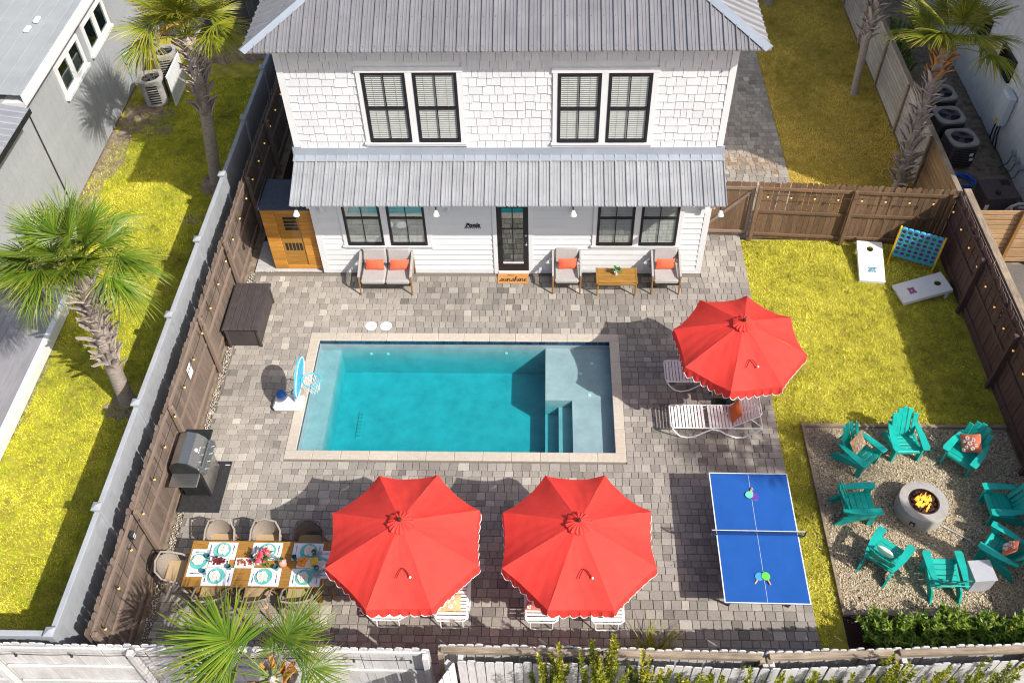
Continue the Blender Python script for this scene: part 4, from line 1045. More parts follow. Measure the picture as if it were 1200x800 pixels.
for k in range(7): a = 2*PI*k/7; q.lathe([(.016, 0), (0, .001)], 6, c=(.20+.026*math.cos(a), .105+.026*math.sin(a), .0195))
q.build('flower_print', 'orange_print', dmt)

# ------------------------------------------------------------------ sauna, deck box, grill
sa = thing('sauna_cabin', 'small cedar sauna cabin with a tall glass door beside the house corner', 'sauna', (-.66, 5.72, 0))
q = MB(); q.bb(-.60, .60, .03, 1.02, 0, 1.95); q.build('body', 'teak_dark', sa)
for j in range(15):
    z0 = .02+j*.128
    for (x0, x1) in ((-.60, -.27), (.27, .60)):
        q = MB(); q.rbox(((x0+x1)/2, .012, z0+.063), (x1-x0-.002, .03, .125), .005); q.build('cedar_board', 'cedar', sa)
for z0 in (.083, 1.875): q = MB(); q.rbox((0, .012, z0), (.536, .03, .125), .005); q.build('cedar_board', 'cedar', sa)
q = MB(); q.bb(-.268, .268, .026, .029, .147, 1.81); dr = q.build('interior', 'cedar', sa)
q = MB()
for k in range(5): q.bb(-.20+k*.088, -.14+k*.088, .018, .025, .62, .86)
for k in range(4): q.bb(-.10, .22, .018, .025, 1.28+k*.11, 1.36+k*.11)
q.build('heater_grille', 'dark_room', sa)
q = MB(); q.add([(-.266, .008, .15), (.266, .008, .15), (.266, .008, 1.808), (-.266, .008, 1.808)], [(0, 1, 2, 3)]); q.build('door', 'glass_clear', sa)
q = MB(); q.rbox((.02, .5, 1.98), (1.28, 1.12, .05), .01); q.build('roof', 'dark_roof', sa)
q = MB(); q.rbox((-.615, .5, 2.03), (.03, 1.14, .08), .005); q.build('roof_edge', 'black_frame', sa)
dk = thing('deck_box', 'dark brown lidded storage box standing against the left fence', 'storage box', (-1.46, 3.84, 0))
q = MB(); q.rbox((0, 0, .29), (.72, 1.40, .56), .02); q.build('body', 'dark_resin', dk)
for (x, y) in ((-.36, -.70), (.36, -.70), (.36, .70), (-.36, .70)): q = MB(); q.rbox((x, y, .29), (.06, .06, .58), .008); q.build('corner_post', 'dark_resin', dk)
for k in range(5): q = MB(); q.rbox((-.32+k*.16, 0, .615), (.157, 1.50, .05), .012); q.build('lid_plank', 'dark_resin', dk)
q = MB(); q.rbox((.41, 0, .595), (.03, 1.52, .06), .008); q.rbox((-.41, 0, .595), (.03, 1.52, .06), .008); q.build('lid_rim', 'dark_resin', dk)
gm_ = MB().rbox((0, 0, .006), (.86, 1.24, .012), .004).build('grill_mat', 'black_rubber'); gm_.location = (-1.49, -.70, .002); tag(gm_, 'black rubber mat under the stainless gas grill', 'mat')
ROOT[gm_] = tuple(gm_.location)
q = MB(); q.bb(.30, .40, .52, .535, .0125, .0135); q.build('mat_label', 'white_trim', gm_)
gr = thing('gas_grill', 'stainless gas grill with dark hood on a black mat by the fence', 'grill', (-1.54, -.62, .015)); gr.scale = (1.1, 1.12, 1.08)
q = MB(); q.rbox((0, 0, .42), (.48, .62, .72), .015); q.build('cabinet', 'dark_enamel', gr)
for s in (-1, 1):
    q = MB(); q.rbox((.252, s*.152, .42), (.02, .295, .64), .006); d_ = q.build('door', 'stainless', gr)
    q = MB(); q.tube([(.27, s*.04, .55), (.295, s*.04, .55), (.295, s*.04, .70), (.27, s*.04, .70)], .008, 5); q.build('handle', 'stainless', d_)
q = MB(); q.rbox((.0, 0, .82), (.56, .68, .10), .012); q.build('firebox', 'dark_enamel', gr)
q = MB(); q.add([(.27, -.34, .80), (.36, -.34, .83), (.33, -.34, .90), (.25, -.34, .92), (.27, .34, .80), (.36, .34, .83), (.33, .34, .90), (.25, .34, .92)], [(0, 1, 5, 4), (1, 2, 6, 5), (2, 3, 7, 6), (3, 0, 4, 7), (0, 3, 2, 1), (4, 5, 6, 7)]); cpn = q.build('control_panel', 'stainless', gr)
for k in range(4): q = MB(); q.tube([(.345, -.24+k*.16, .868), (.395, -.24+k*.16, .882)], .028, 10); q.build('knob', 'stainless', gr)
q = MB(); P = [(-.27, .87), (-.27, 1.02), (-.20, 1.14), (-.06, 1.19), (.10, 1.15), (.22, 1.02), (.26, .87)]
q.add([(x, -.33, z) for x, z in P]+[(x, .33, z) for x, z in P], [(i, i+1, i+8, i+7) for i in range(6)]); hd = q.build('hood', 'stainless', gr)
for s in (-1, 1): q = MB(); q.add([(x, s*.331, z) for x, z in P]+[(x*.96, s*.35, z) for x, z in P], [tuple(range(7, 14))]+[(i, i+1, i+8, i+7) for i in range(6)]); q.build('hood_end', 'dark_enamel', hd)
q = MB(); q.tube([(.24, -.27, .97), (.30, -.27, .985), (.30, .27, .985), (.24, .27, .97)], .013, 6); q.build('handle', 'stainless', hd)
q = MB(); q.lathe([(.035, 0), (.035, .006), (0, .008)], 12, X=Matrix.Translation((.155, .0, 1.095)) @ Matrix.Rotation(R_(47), 4, 'Y')); q.build('gauge', 'ceramic_white', hd)
q = MB()
for k in range(3): q.box((.195, .08-k*.05, 1.055), (.012, .03, .006), X=Matrix.Rotation(R_(47), 4, 'Y'))
q.build('emblem', 'ceramic_white', hd)
for s in (-1, 1): q = MB(); q.rbox((0, s*.48, .85), (.50, .27, .04), .008); q.build('side_shelf', 'stainless' if s < 0 else 'dark_enamel', gr)
for x in (-.2, .2):
    for y in (-.27, .27): q = MB(); q.tube([(x, y-.02, .03), (x, y+.02, .03)], .035, 8); q.build('caster', 'black_rubber', gr)

# ------------------------------------------------------------------ pool basketball hoop
bh = thing('basketball_hoop', 'poolside basketball hoop with blue oval backboard on a white base', 'basketball hoop', (-.12, 1.42, 0))
q = MB(); q.rbox((0, 0, .09), (.66, .40, .16), .05); q.build('base', 'ceramic_white', bh, smooth=True)
q = MB(); q.tube([(.20, 0, .16), (.26, 0, .55), (.36, -.0, .95)], [.07, .05, .04], 8); q.build('stem', 'ceramic_white', bh, smooth=True)
def egg(rx, rz, n=22): return [(rx*math.sin(2*PI*i/n)*(1-.12*math.cos(2*PI*i/n)), rz*math.cos(2*PI*i/n)) for i in range(n)]
YZ = Matrix(((0, 0, 1, 0), (1, 0, 0, 0), (0, 1, 0, 0), (0, 0, 0, 1)))
TB = Matrix.Translation((.40, .0, 1.02)) @ Matrix.Rotation(R_(6), 4, 'Y') @ YZ
q = MB(); q.prism(egg(.50, .40), -.018, .018, X=TB); q.build('backboard', 'sky_blue_plastic', bh)
q = MB(); q.tube([(p[0], p[1], .02) for p in egg(.475, .375)], .012, 5, closed=True, X=TB); q.build('backboard_trim', 'white_trim', bh)
RC = (.66, -.02, .92); q = MB(); q.tube([(RC[0]+.19*math.cos(2*PI*i/20), RC[1]+.19*math.sin(2*PI*i/20), RC[2]) for i in range(20)], .014, 5, closed=True)
q.tube([(.43, 0, .92), (.48, 0, .92)], .03, 6); q.build('hoop', 'sky_blue_plastic', bh, smooth=True)
q = MB(); nn = 12
for i in range(nn):
    for dd in (1, -1):
        P = []
        for k in range(6): f = k/5; r = .19*(1-.42*f**.7); a = 2*PI*(i+dd*f*1.6)/nn; P.append((RC[0]+r*math.cos(a), RC[1]+r*math.sin(a), RC[2]-.34*f))
        q.tube(P, .0045, 3, cap=False)
q.build('net', 'white_trim', bh)
ball = MB().ball((0, 0, 0), .115, 16, 12).build('pool_ball', 'blue_plastic', smooth=True); ball.location = (-.27, 1.50, .285); tag(ball, 'dark blue ball resting on the white base of the hoop', 'ball')

# ------------------------------------------------------------------ loungers
def lounger(label, loc, rz, back=0, L=1.9, W_=.60, group='white strap loungers'):
    # local: foot at x = 0, head towards +x
    t = thing('sun_lounger', label, 'sun lounger', loc, rz, group); hz = .36; hx = 1.28; bl = .64
    bx, bz = math.cos(back), math.sin(back)
    for s in (-1, 1):
        y = s*W_/2
        q = MB(); P = [(0, y*.86, hz+.01), (.03, y, hz)]+[(x, y, hz) for x in (.4, .75, hx, L)]; q.tube(P, .016, 6); q.build('side_rail', 'white_metal', t, smooth=True)
        q = MB(); P = [(.02, y, hz-.01), (.10, y, .20), (.22, y, .06), (.36, y, .018), (.52, y, .05), (.70, y, .20), (.86, y, .315), (1.02, y, .27), (1.20, y, .12), (1.40, y, .025), (1.55, y, .03), (1.72, y, .16), (L, y, hz-.01)]
        q.tube(P, .017, 6); q.build('sled_leg', 'white_metal', t, smooth=True)
        q = MB(); q.tube([(hx, y*.93, hz+.02), (hx+bl*bx, y*.93, hz+.02+bl*bz), (hx+(bl+.04)*bx, y*.80, hz+.02+(bl+.04)*bz)], .015, 6); q.build('back_rail', 'white_metal', t, smooth=True)
    for x in (.0, L): q = MB(); q.tube([(x, -W_/2*.86, hz), (x, W_/2*.86, hz)], .016, 6); q.build('end_rail', 'white_metal', t)
    q = MB(); q.tube([(hx+(bl+.04)*bx, -W_*.40, hz+.02+(bl+.04)*bz), (hx+(bl+.04)*bx, W_*.40, hz+.02+(bl+.04)*bz)], .015, 6); q.build('end_rail', 'white_metal', t)
    q = MB(); q.rbox((0, 0, 0), (.052, W_-.01, .008), .003); smh = q.mesh('strap', 'strap')
    n = 18
    for i in range(n):
        x = .055+i*(hx-.09)/(n-1)
        if i == 10: continue
        piece('strap', smh, t, (x, 0, hz+.016), (0, random.uniform(-.03, .03), 0))
    for i in range(9):
        f = .05+i*(bl-.05)/8.5; piece('strap', smh, t, (hx+f*bx, 0, hz+.03+f*bz), (0, -back, 0))
    if back > .1:
        for s in (-1, 1): q = MB(); q.tube([(hx+.42*bx, s*W_*.44, hz+.02+.42*bz), (hx+.62, s*W_*.46, hz)], .010, 5); q.build('back_prop', 'white_metal', t)
    else:
        q = MB(); q.tube([(L-.02, -W_*.34, hz), (L+.03, -W_*.34, .05), (L+.03, -W_*.28, .018), (L+.03, W_*.28, .018), (L+.03, W_*.34, .05), (L-.02, W_*.34, hz)], .014, 6); q.build('end_leg', 'white_metal', t, smooth=True)
    return t
lounger('white strap lounger with raised back and rust pillow, below the red umbrella by the lawn', (8.17, .93, 0), 0, R_(38))
lounger('white strap lounger half hidden under the umbrella by the lawn, nearest the house', (8.16, 2.17, 0), 0, R_(38))
pillow('rust orange pillow leaning on the raised back of the lounger', (9.52, .95, .52), (0, R_(-62), R_(2)), .34, .44, .13, 'rust_fabric')
for k, (x, lab) in enumerate(((2.66, 'white strap lounger, shown by its end legs only, beside the dining table umbrella'), (3.83, 'white strap lounger under the dining-side umbrella with a patterned coral pillow'),
                              (5.47, 'white strap lounger under the middle umbrella with a pale coral pillow'), (6.66, 'white strap lounger under the middle umbrella nearest the blue table'))):
    lounger(lab, (x, -1.76, 0), -PI/2, 0)
pillow('coral pillow with cream print at the head of the second lounger', (3.78, -3.42, .47), (R_(18), 0, R_(3)), .46, .30, .13, 'tan_print', None, ('cream_print', 3, 7))
pillow('coral pillow with cream print at the head of the third lounger', (5.42, -3.38, .47), (R_(18), 0, R_(-4)), .46, .30, .13, 'coral_print', None, ('cream_print', 5, 7))
stb = thing('side_table', 'small dark square side table between the two loungers by the lawn', 'side table', (9.35, 1.60, 0))
q = MB(); q.rbox((0, 0, .44), (.46, .46, .025), .006); q.build('table_top', 'bronze', stb)
for x in (-.2, .2):
    for y in (-.2, .2): q = MB(); q.tube([(x, y, 0), (x*.9, y*.9, .43)], .012, 5); q.build('leg', 'bronze', stb)

# ------------------------------------------------------------------ table tennis
tt = thing('ping_pong_table', 'blue table tennis table with white lines and a net', 'table tennis table', (9.495, -2.11, 0), -.008)
for s in (-1, 1):
    q = MB(); q.rbox((0, s*.687, .748), (1.525, 1.366, .024), .003); h_ = q.build('tabletop', 'blue_table', tt)
    q = MB(); z = .7615
    for (x0, x1, y0, y1) in ((-.7625, -.7425, .004, 1.37), (.7425, .7625, .004, 1.37), (-.742, .742, 1.35, 1.37), (-.0025, .0025, .004, 1.349)):
        if s < 0: y0, y1 = -y1, -y0
        q.bb(x0, x1, y0, y1, .7585, z)
    q.build('line', 'white_paint', h_)
    q = MB(); q.bb(-.70, .70, s*.15-.02, s*.15+.02, .69, .735); q.bb(-.70, .70, s*1.2-.02, s*1.2+.02, .69, .735); q.build('apron', 'table_leg', tt)
    for x in (-.55, .55): q = MB(); q.tube([(x, s*1.05, .0), (x, s*1.18, .72)], .024, 6); q.build('leg', 'table_leg', tt)
    for x in (-.45, .45): q = MB(); q.tube([(x, s*.30, .06), (x, s*.12, .70)], .022, 6); q.lathe([(.0, -.02), (.055, -.02), (.055, .02), (0, .02)], 10, X=Matrix.Translation((x, s*.31, .055)) @ Matrix.Rotation(PI/2, 4, 'Y')); q.build('wheel_leg', 'table_leg', tt)
    q = MB(); q.tube([(s*.77, 0, .72), (s*.87, 0, .75), (s*.87, 0, .92)], .016, 6); q.rbox((s*.78, 0, .74), (.08, .05, .05), .008); q.build('net_post', 'table_leg', tt)
q = MB()
for i in range(61): x = -.86+i*1.72/60; q.bb(x-.0015, x+.0015, -.0015, .0015, .765, .905)
for j in range(7): z = .767+j*.02; q.bb(-.862, .862, -.0012, .0012, z-.0012, z+.0012)
q.build('net', 'navy', tt)
q = MB(); q.bb(-.865, .865, -.004, .004, .905, .922); q.build('net_tape', 'white_paint', tt)
def paddle(label, loc, rz, m, tilt=0):
    t = thing('paddle', label, 'paddle', loc, rz, 'table tennis paddles')
    q = MB(); q.prism([(.075*math.cos(2*PI*i/20), .08*math.sin(2*PI*i/20)) for i in range(20)], 0, .006); q.build('blade', 'wood_pale', t)
    q = MB(); q.prism([(.075*math.cos(2*PI*i/20), .08*math.sin(2*PI*i/20)) for i in range(20)], .0062, .011); q.build('rubber', m, t)
    q = MB(); q.rbox((0, -.125, .003), (.028, .105, .022), .006); q.build('handle', 'wood_pale', t); return t
p_ = paddle('mint green table tennis paddle overlapping the purple one', (9.46, -1.25, .779), R_(155), 'mint'); p_.rotation_euler = (0, R_(6), R_(155))
paddle('purple table tennis paddle half under the mint one', (9.56, -1.28, .763), R_(200), 'purple')
p_ = paddle('lime green table tennis paddle overlapping the blue one', (9.52, -2.96, .779), R_(20), 'lime'); p_.rotation_euler = (0, R_(-5), R_(20))
paddle('sky blue table tennis paddle half under the lime one', (9.405, -2.96, .763), R_(-35), 'azure')
bl_ = MB().ball((0, 0, 0), .02, 10, 8).build('ping_pong_ball', 'orange_fruit', smooth=True); bl_.location = (9.535, -1.13, .785); tag(bl_, 'orange table tennis ball beside the mint paddle handle', 'ball')

# ------------------------------------------------------------------ dining area
TX, TY, TZ = .205, -2.83, .755
dt = thing('dining_table', 'long teak dining table laid for eight beside the umbrella', 'table', (TX, TY, 0))
for k in range(7):
    q = MB(); q.rbox((0, -.402+k*.134, .735), (2.50, .131, .035), .004); q.build('tabletop_plank', 'teak', dt)
for s in (-1, 1):
    q = MB(); q.rbox((s*1.28, 0, .735), (.055, .94, .04), .004); q.build('end_board', 'teak', dt)
    q = MB(); q.rbox((0, s*.38, .68), (2.3, .03, .07), .004); q.build('apron', 'teak', dt)
    for u in (-1, 1): q = MB(); q.rbox((s*1.12, u*.36, .35), (.085, .085, .70), .008); q.build('leg', 'teak', dt)
def dining_chair(label, loc, rz, m='wicker'):
    # seat faces local +y (towards the table)
    t = thing('dining_chair', label, 'chair', loc, rz, 'woven dining chairs'); 
    q = MB(); q.rbox((0, .02, .43), (.50, .50, .07), .025); q.build('seat_cushion', 'tan_cushion', t, smooth=True)
    q = MB(); q.tube([(-.27, .22, .42), (-.29, .05, .60), (-.28, -.16, .70), (-.20, -.27, .84), (0, -.31, .86), (.20, -.27, .84), (.28, -.16, .70), (.29, .05, .60), (.27, .22, .42)], .020, 6); q.build('frame', m, t, smooth=True)
    q = MB(); vs = []; n = 14; K = 6
    for i in range(n+1):
        a = R_(-195+210*i/n)+0; f = i/n; x = .275*math.cos(R_(200-220*f)); y = -.05-.235*max(0, math.sin(R_(200-220*f)))**.8
        top = .60+.25*max(0, math.sin(R_(200-220*f)))
        for k in range(K+1): g_ = k/K; vs.append((x*(.92+.08*g_), y*(.90+.12*g_), .40+(top-.40)*g_))
    q.add(vs, [(i*(K+1)+k, (i+1)*(K+1)+k, (i+1)*(K+1)+k+1, i*(K+1)+k+1) for i in range(n) for k in range(K)])
    q.add([(v[0]*.965, v[1]*.965+.003, v[2]) for v in vs], [(i*(K+1)+k+1, (i+1)*(K+1)+k+1, (i+1)*(K+1)+k, i*(K+1)+k) for i in range(n) for k in range(K)]); q.build('backrest', m, t, smooth=True)
    q = MB()
    for i in range(0, n+1):
        a = vs[i*(K+1)]; c = vs[i*(K+1)+K]; q.tube([(a[0]*1.03, a[1]*1.03-.004, a[2]), (c[0]*1.03, c[1]*1.03-.004, c[2])], .009, 4)
    q.build('weave', m, t)
    for x in (-1, 1):
        q = MB(); q.tube([(x*.26, .24, 0), (x*.235, .20, .41)], [.015, .022], 6); q.build('leg', 'teak_dark', t)
        q = MB(); q.tube([(x*.25, -.30, 0), (x*.22, -.20, .41)], [.015, .022], 6); q.build('leg', 'teak_dark', t)
    return t
dining_chair('woven dining chair at the house side of the table, nearest the grill', (-.68, -2.26, 0), PI)
dining_chair('woven dining chair at the middle of the table\'s house side', (.20, -2.26, 0), PI)
dining_chair('darker woven dining chair in umbrella shade at the house side of the table', (1.03, -2.26, 0), PI, 'wicker_shaded')
dining_chair('woven dining chair at the near side of the table behind the palm, left of three', (-.60, -3.34, 0), 0)
dining_chair('woven dining chair at the middle of the table\'s near side behind the palm', (.22, -3.34, 0), 0)
dining_chair('woven dining chair at the near side of the table, closest to the umbrella', (1.02, -3.34, 0), 0)
dining_chair('woven dining chair at the table end beside the brown fence', (-1.36, -2.86, 0), -PI/2)
dining_chair('woven dining chair at the table end beneath the umbrella', (1.80, -2.86, 0), PI/2, 'wicker_shaded')
seats = [(-.72, -.25, .56, .36, 0, 'house side of the table nearest the grill'), (.13, -.25, .56, .36, 0, 'house side middle, behind the flowers'), (.90, -.25, .56, .36, 0, 'house side, partly in umbrella shade'),
         (-.68, .27, .56, .36, PI, 'near side, beside the grape tray'), (.20, .27, .56, .36, PI, 'near side middle, below the flowers'), (.95, .27, .56, .36, PI, 'near side, below the banana tray'),
         (-1.09, 0, .56, .36, PI/2, 'fence end of the table'), (1.19, 0, .56, .36, -PI/2, 'umbrella end of the table')]
place_q = MB(); place_q.rbox((0, 0, .003), (.56, .36, .006), .002); pmm = place_q.mesh('placemat', 'cloth_white')
q = MB().lathe([(.08, 0), (.155, .012), (.16, .018), (.150, .017), (.085, .008), (0, .008)], 28); plm = q.mesh('plate', 'teal_glaze', True)
gq = MB().lathe([(.036, 0), (.046, .10), (.043, .10), (.034, .008), (0, .008)], 14); glm = gq.mesh('tumbler', 'glass_teal', True)
nq = MB(); vs = []; rr = random.Random(5)
for i in range(9):
    for j in range(7):
        u, v = -1+i/4, -1+j/3; vs.append((.105*u*(1-.35*abs(v)), .10*v+.01*math.sin(u*5), .022+.022*abs(math.sin(u*6+v*2.5))*(1-.4*abs(u))+.01*rr.random()))
nq.add(vs, [(i*7+j, (i+1)*7+j, (i+1)*7+j+1, i*7+j+1) for i in range(8) for j in range(6)]); nq.add([(v[0], v[1], v[2]-.012) for v in vs], [(i*7+j, i*7+j+1, (i+1)*7+j+1, (i+1)*7+j) for i in range(8) for j in range(6)]); npm = nq.mesh('napkin', 'cloth_linen', True)
q = MB(); q.rbox((0, -.03, .002), (.012, .11, .004), .001); q.rbox((0, .06, .002), (.022, .075, .004), .001); ctm = q.mesh('knife', 'stainless')
def solo(name, me, loc, rz, lab, cat, grp):
    o = bpy.data.objects.new(name, me); COL.objects.link(o); o.location = loc; o.rotation_euler = (0, 0, rz); return tag(o, lab, cat, grp)
for (x, y, w_, h_, rz, d) in seats:
    y = -y; c = (TX+x, TY+y, TZ)
    def off(dx, dy): return (c[0]+dx*math.cos(rz)-dy*math.sin(rz), c[1]+dx*math.sin(rz)+dy*math.cos(rz))
    solo('placemat', pmm, c, rz, 'white placemat at the '+d, 'placemat', 'white placemats')
    solo('plate', plm, (*off(.02, 0), TZ+.007), rz, 'round teal plate at the '+d, 'plate', 'teal plates')
    solo('napkin', npm, (*off(.04, .01), TZ+.012), rz+random.uniform(-.4, .4), 'folded cream napkin at the '+d, 'napkin', 'cream napkins')
    g_ = (.21, -.15) if abs(rz) < 2 else (.19, -.16)
    solo('tumbler', glm, (*off(-g_[0] if abs(rz) < .1 else -g_[0], g_[1]), TZ+.007), 0, 'dark teal tumbler at the '+d, 'glass', 'teal tumblers')
    for dx, nm in ((-.215, 'fork'), (.22, 'knife')):
        solo(nm, ctm, (*off(dx, .02), TZ+.007), rz, 'steel '+nm+' at the '+d, nm, 'table cutlery')
def tray(name, lab, cat, loc, fill):
    t = thing(name, lab, cat, loc); q = MB(); q.rbox((0, 0, .01), (.36, .20, .018), .006)
    for s in (-1, 1): q.rbox((0, s*.096, .022), (.36, .010, .03), .003); q.rbox((s*.177, 0, .022), (.010, .18, .03), .003)
    q.build('tray', 'ceramic_white', t); fill(t); return t
def f_grape(t):
    r = random.Random(2); q = MB().ball((0, 0, 0), .015, 7, 5); m_ = q.mesh('grape', 'grape', True)
    for k in range(90): piece('grape', m_, t, (r.gauss(0, .07), r.gauss(0, .036), .03+r.random()*.045))
def f_straw(t):
    r = random.Random(3); q = MB(); q.lathe([(0, -.022), (.014, -.008), (.019, .008), (.012, .018), (0, .02)], 7); a = q.mesh('strawberry', 'strawberry', True)
    q = MB(); q.ball((0, 0, 0), .016, 7, 5); b_ = q.mesh('lime_piece', 'leaf_green', True); b2 = q.mesh('mango_piece', 'orange_fruit', True)
    for k in range(26): piece(*(('strawberry', a) if r.random() < .6 else random.choice((('lime_piece', b_), ('mango_piece', b2)))), t, (r.uniform(-.14, .14), r.uniform(-.06, .06), .035+r.random()*.02), (r.random()*3, r.random()*3, 0))
def f_orange(t):
    q = MB().ball((0, 0, 0), .042, 12, 8); m_ = q.mesh('orange', 'orange_fruit', True)
    for (x, y) in ((-.13, -.03), (-.12, .05), (-.05, .0), (-.02, .06), (-.06, -.06)): piece('orange', m_, t, (x, y, .058))
    q = MB(); q.tube([(.10*math.cos(a)-.02, .10*math.sin(a), 0) for a in np.linspace(-.9, .9, 9)], [.006, .014, .018, .019, .02, .019, .018, .013, .006], 6); m_ = q.mesh('banana', 'banana', True)
    for k in range(5): piece('banana', m_, t, (.0+k*.03, -.0+.005*k, .045+.004*k), (0, R_(10), R_(8*k-12)))
tray('fruit_tray', 'white tray of dark red grapes on the dining table', 'fruit tray', (TX-.71, TY+.015, TZ), f_grape)
tray('fruit_tray', 'white tray of strawberries and cut fruit beside the flowers', 'fruit tray', (TX-.22, TY-.0, TZ), f_straw)
tray('fruit_tray', 'white tray of oranges and bananas on the dining table', 'fruit tray', (TX+.93, TY+.015, TZ), f_orange)
fv = thing('flower_vase', 'round vase of pink and white flowers in the middle of the dining table', 'flowers', (TX+.14, TY+.03, TZ))
q = MB(); q.lathe([(.04, 0), (.065, .05), (.06, .11), (.045, .14)], 14); q.build('vase', 'leaf_green', fv, smooth=True)
leafy(50, .10, .20, .05, .14, 8, .2).build('foliage', 'leaf_green', fv)
def flower(m): 
    q = MB()
    for k in range(7): a = 2*PI*k/7; q.add([(0, 0, 0), (.022*math.cos(a-.35), .022*math.sin(a-.35), .014), (.045*math.cos(a), .045*math.sin(a), .006), (.022*math.cos(a+.35), .022*math.sin(a+.35), .014)], [(0, 1, 2, 3)])
    q.ball((0, 0, .012), .013, 6, 4); return q.mesh('flower', m)
fms = [flower('petal_pink'), flower('petal_white'), flower('strawberry'), flower('petal_pink')]
for k in range(38):
    a = random.uniform(0, 2*PI); e = random.uniform(.1, 1.5); r = random.uniform(.12, .17); p = (r*math.cos(a)*math.cos(e), r*math.sin(a)*math.cos(e), .20+r*math.sin(e))
    piece('flower', random.choice(fms), fv, p, (-math.sin(a)*(PI/2-e), math.cos(a)*(PI/2-e), 0))
pa = thing('pineapple_ornament', 'pink pineapple with green leaves on the dining table', 'pineapple', (TX+.50, TY-.02, TZ))
q = MB(); q.lathe([(.04, 0), (.075, .05), (.08, .10), (.065, .15), (.03, .175), (0, .178)], 14); q.build('fruit', 'pink_fruit', pa, smooth=True)
leafy(22, .02, .18, .025, .10, 9, 1.1).build('crown', 'leaf_green', pa)

# ------------------------------------------------------------------ fire pit and chairs
FX, FY = 12.94, -1.10
fp = thing('fire_pit', 'round concrete fire pit burning in the middle of the gravel pad', 'fire pit', (FX, FY, -.02))
q = MB(); q.lathe([(.43, 0), (.47, .03), (.475, .36), (.46, .40), (.30, .40), (.285, .385), (.28, .26), (0, .25)], 48); q.build('bowl', 'pit_concrete', fp, smooth=True)
q = MB(); q.lathe([(.29, .385), (.285, .402), (.272, .402), (.272, .28)], 40, caps=False); q.build('ring', 'bronze', fp, smooth=True)
q = MB(); q.box((-.27, -.40, .20), (.10, .02, .11), R_(-34)); q.box((-.28, -.415, .20), (.05, .012, .06), R_(-34), mi=1); q.build('access_panel', ['dark_enamel', 'stainless'], fp)
lm = []
for k in range(3): q = MB(); q.ball((0, 0, 0), .032, 6, 4, sc=(1.4, 1.1, 1)); q.v = [tuple(np.array(v)*random.uniform(.8, 1.2)) for v in q.v]; lm.append(q.mesh('lava_rock', 'lava'))
for k in range(110):
    a, r = random.uniform(0, 2*PI), .25*math.sqrt(random.random()); piece('lava_rock', random.choice(lm), fp, (r*math.cos(a), r*math.sin(a), .30+random.random()*.06), (random.random()*3, random.random()*3, 0))
def flame_mesh(q, x, y, h, w_, s):
    r = random.Random(s); n = 6; P = []; Rr = []
    for i in range(n+1): f = i/n; P.append((x+.03*math.sin(f*5+s)*f, y+.03*math.cos(f*4+s)*f, .29+h*f)); Rr.append(max(.002, w_*math.sin(PI*min(1, .25+f*.75))**.9*(1-f*.35)))
    q.tube(P, Rr, 6)
for k in range(20):
    a, r = random.uniform(0, 2*PI), .17*math.sqrt(random.random()); q = MB(); flame_mesh(q, r*math.cos(a), r*math.sin(a), random.uniform(.14, .30), random.uniform(.020, .040), k); q.build('flame', 'flame', fp, smooth=True)
gh = MB(); gh.tube([(13.30, -1.42, .01), (13.6, -1.62, .012), (13.85, -1.82, .01)], .012, 5); tag(gh.build('gas_hose', 'pvc'), 'thin pale hose lying on the gravel beside the fire pit', 'hose')
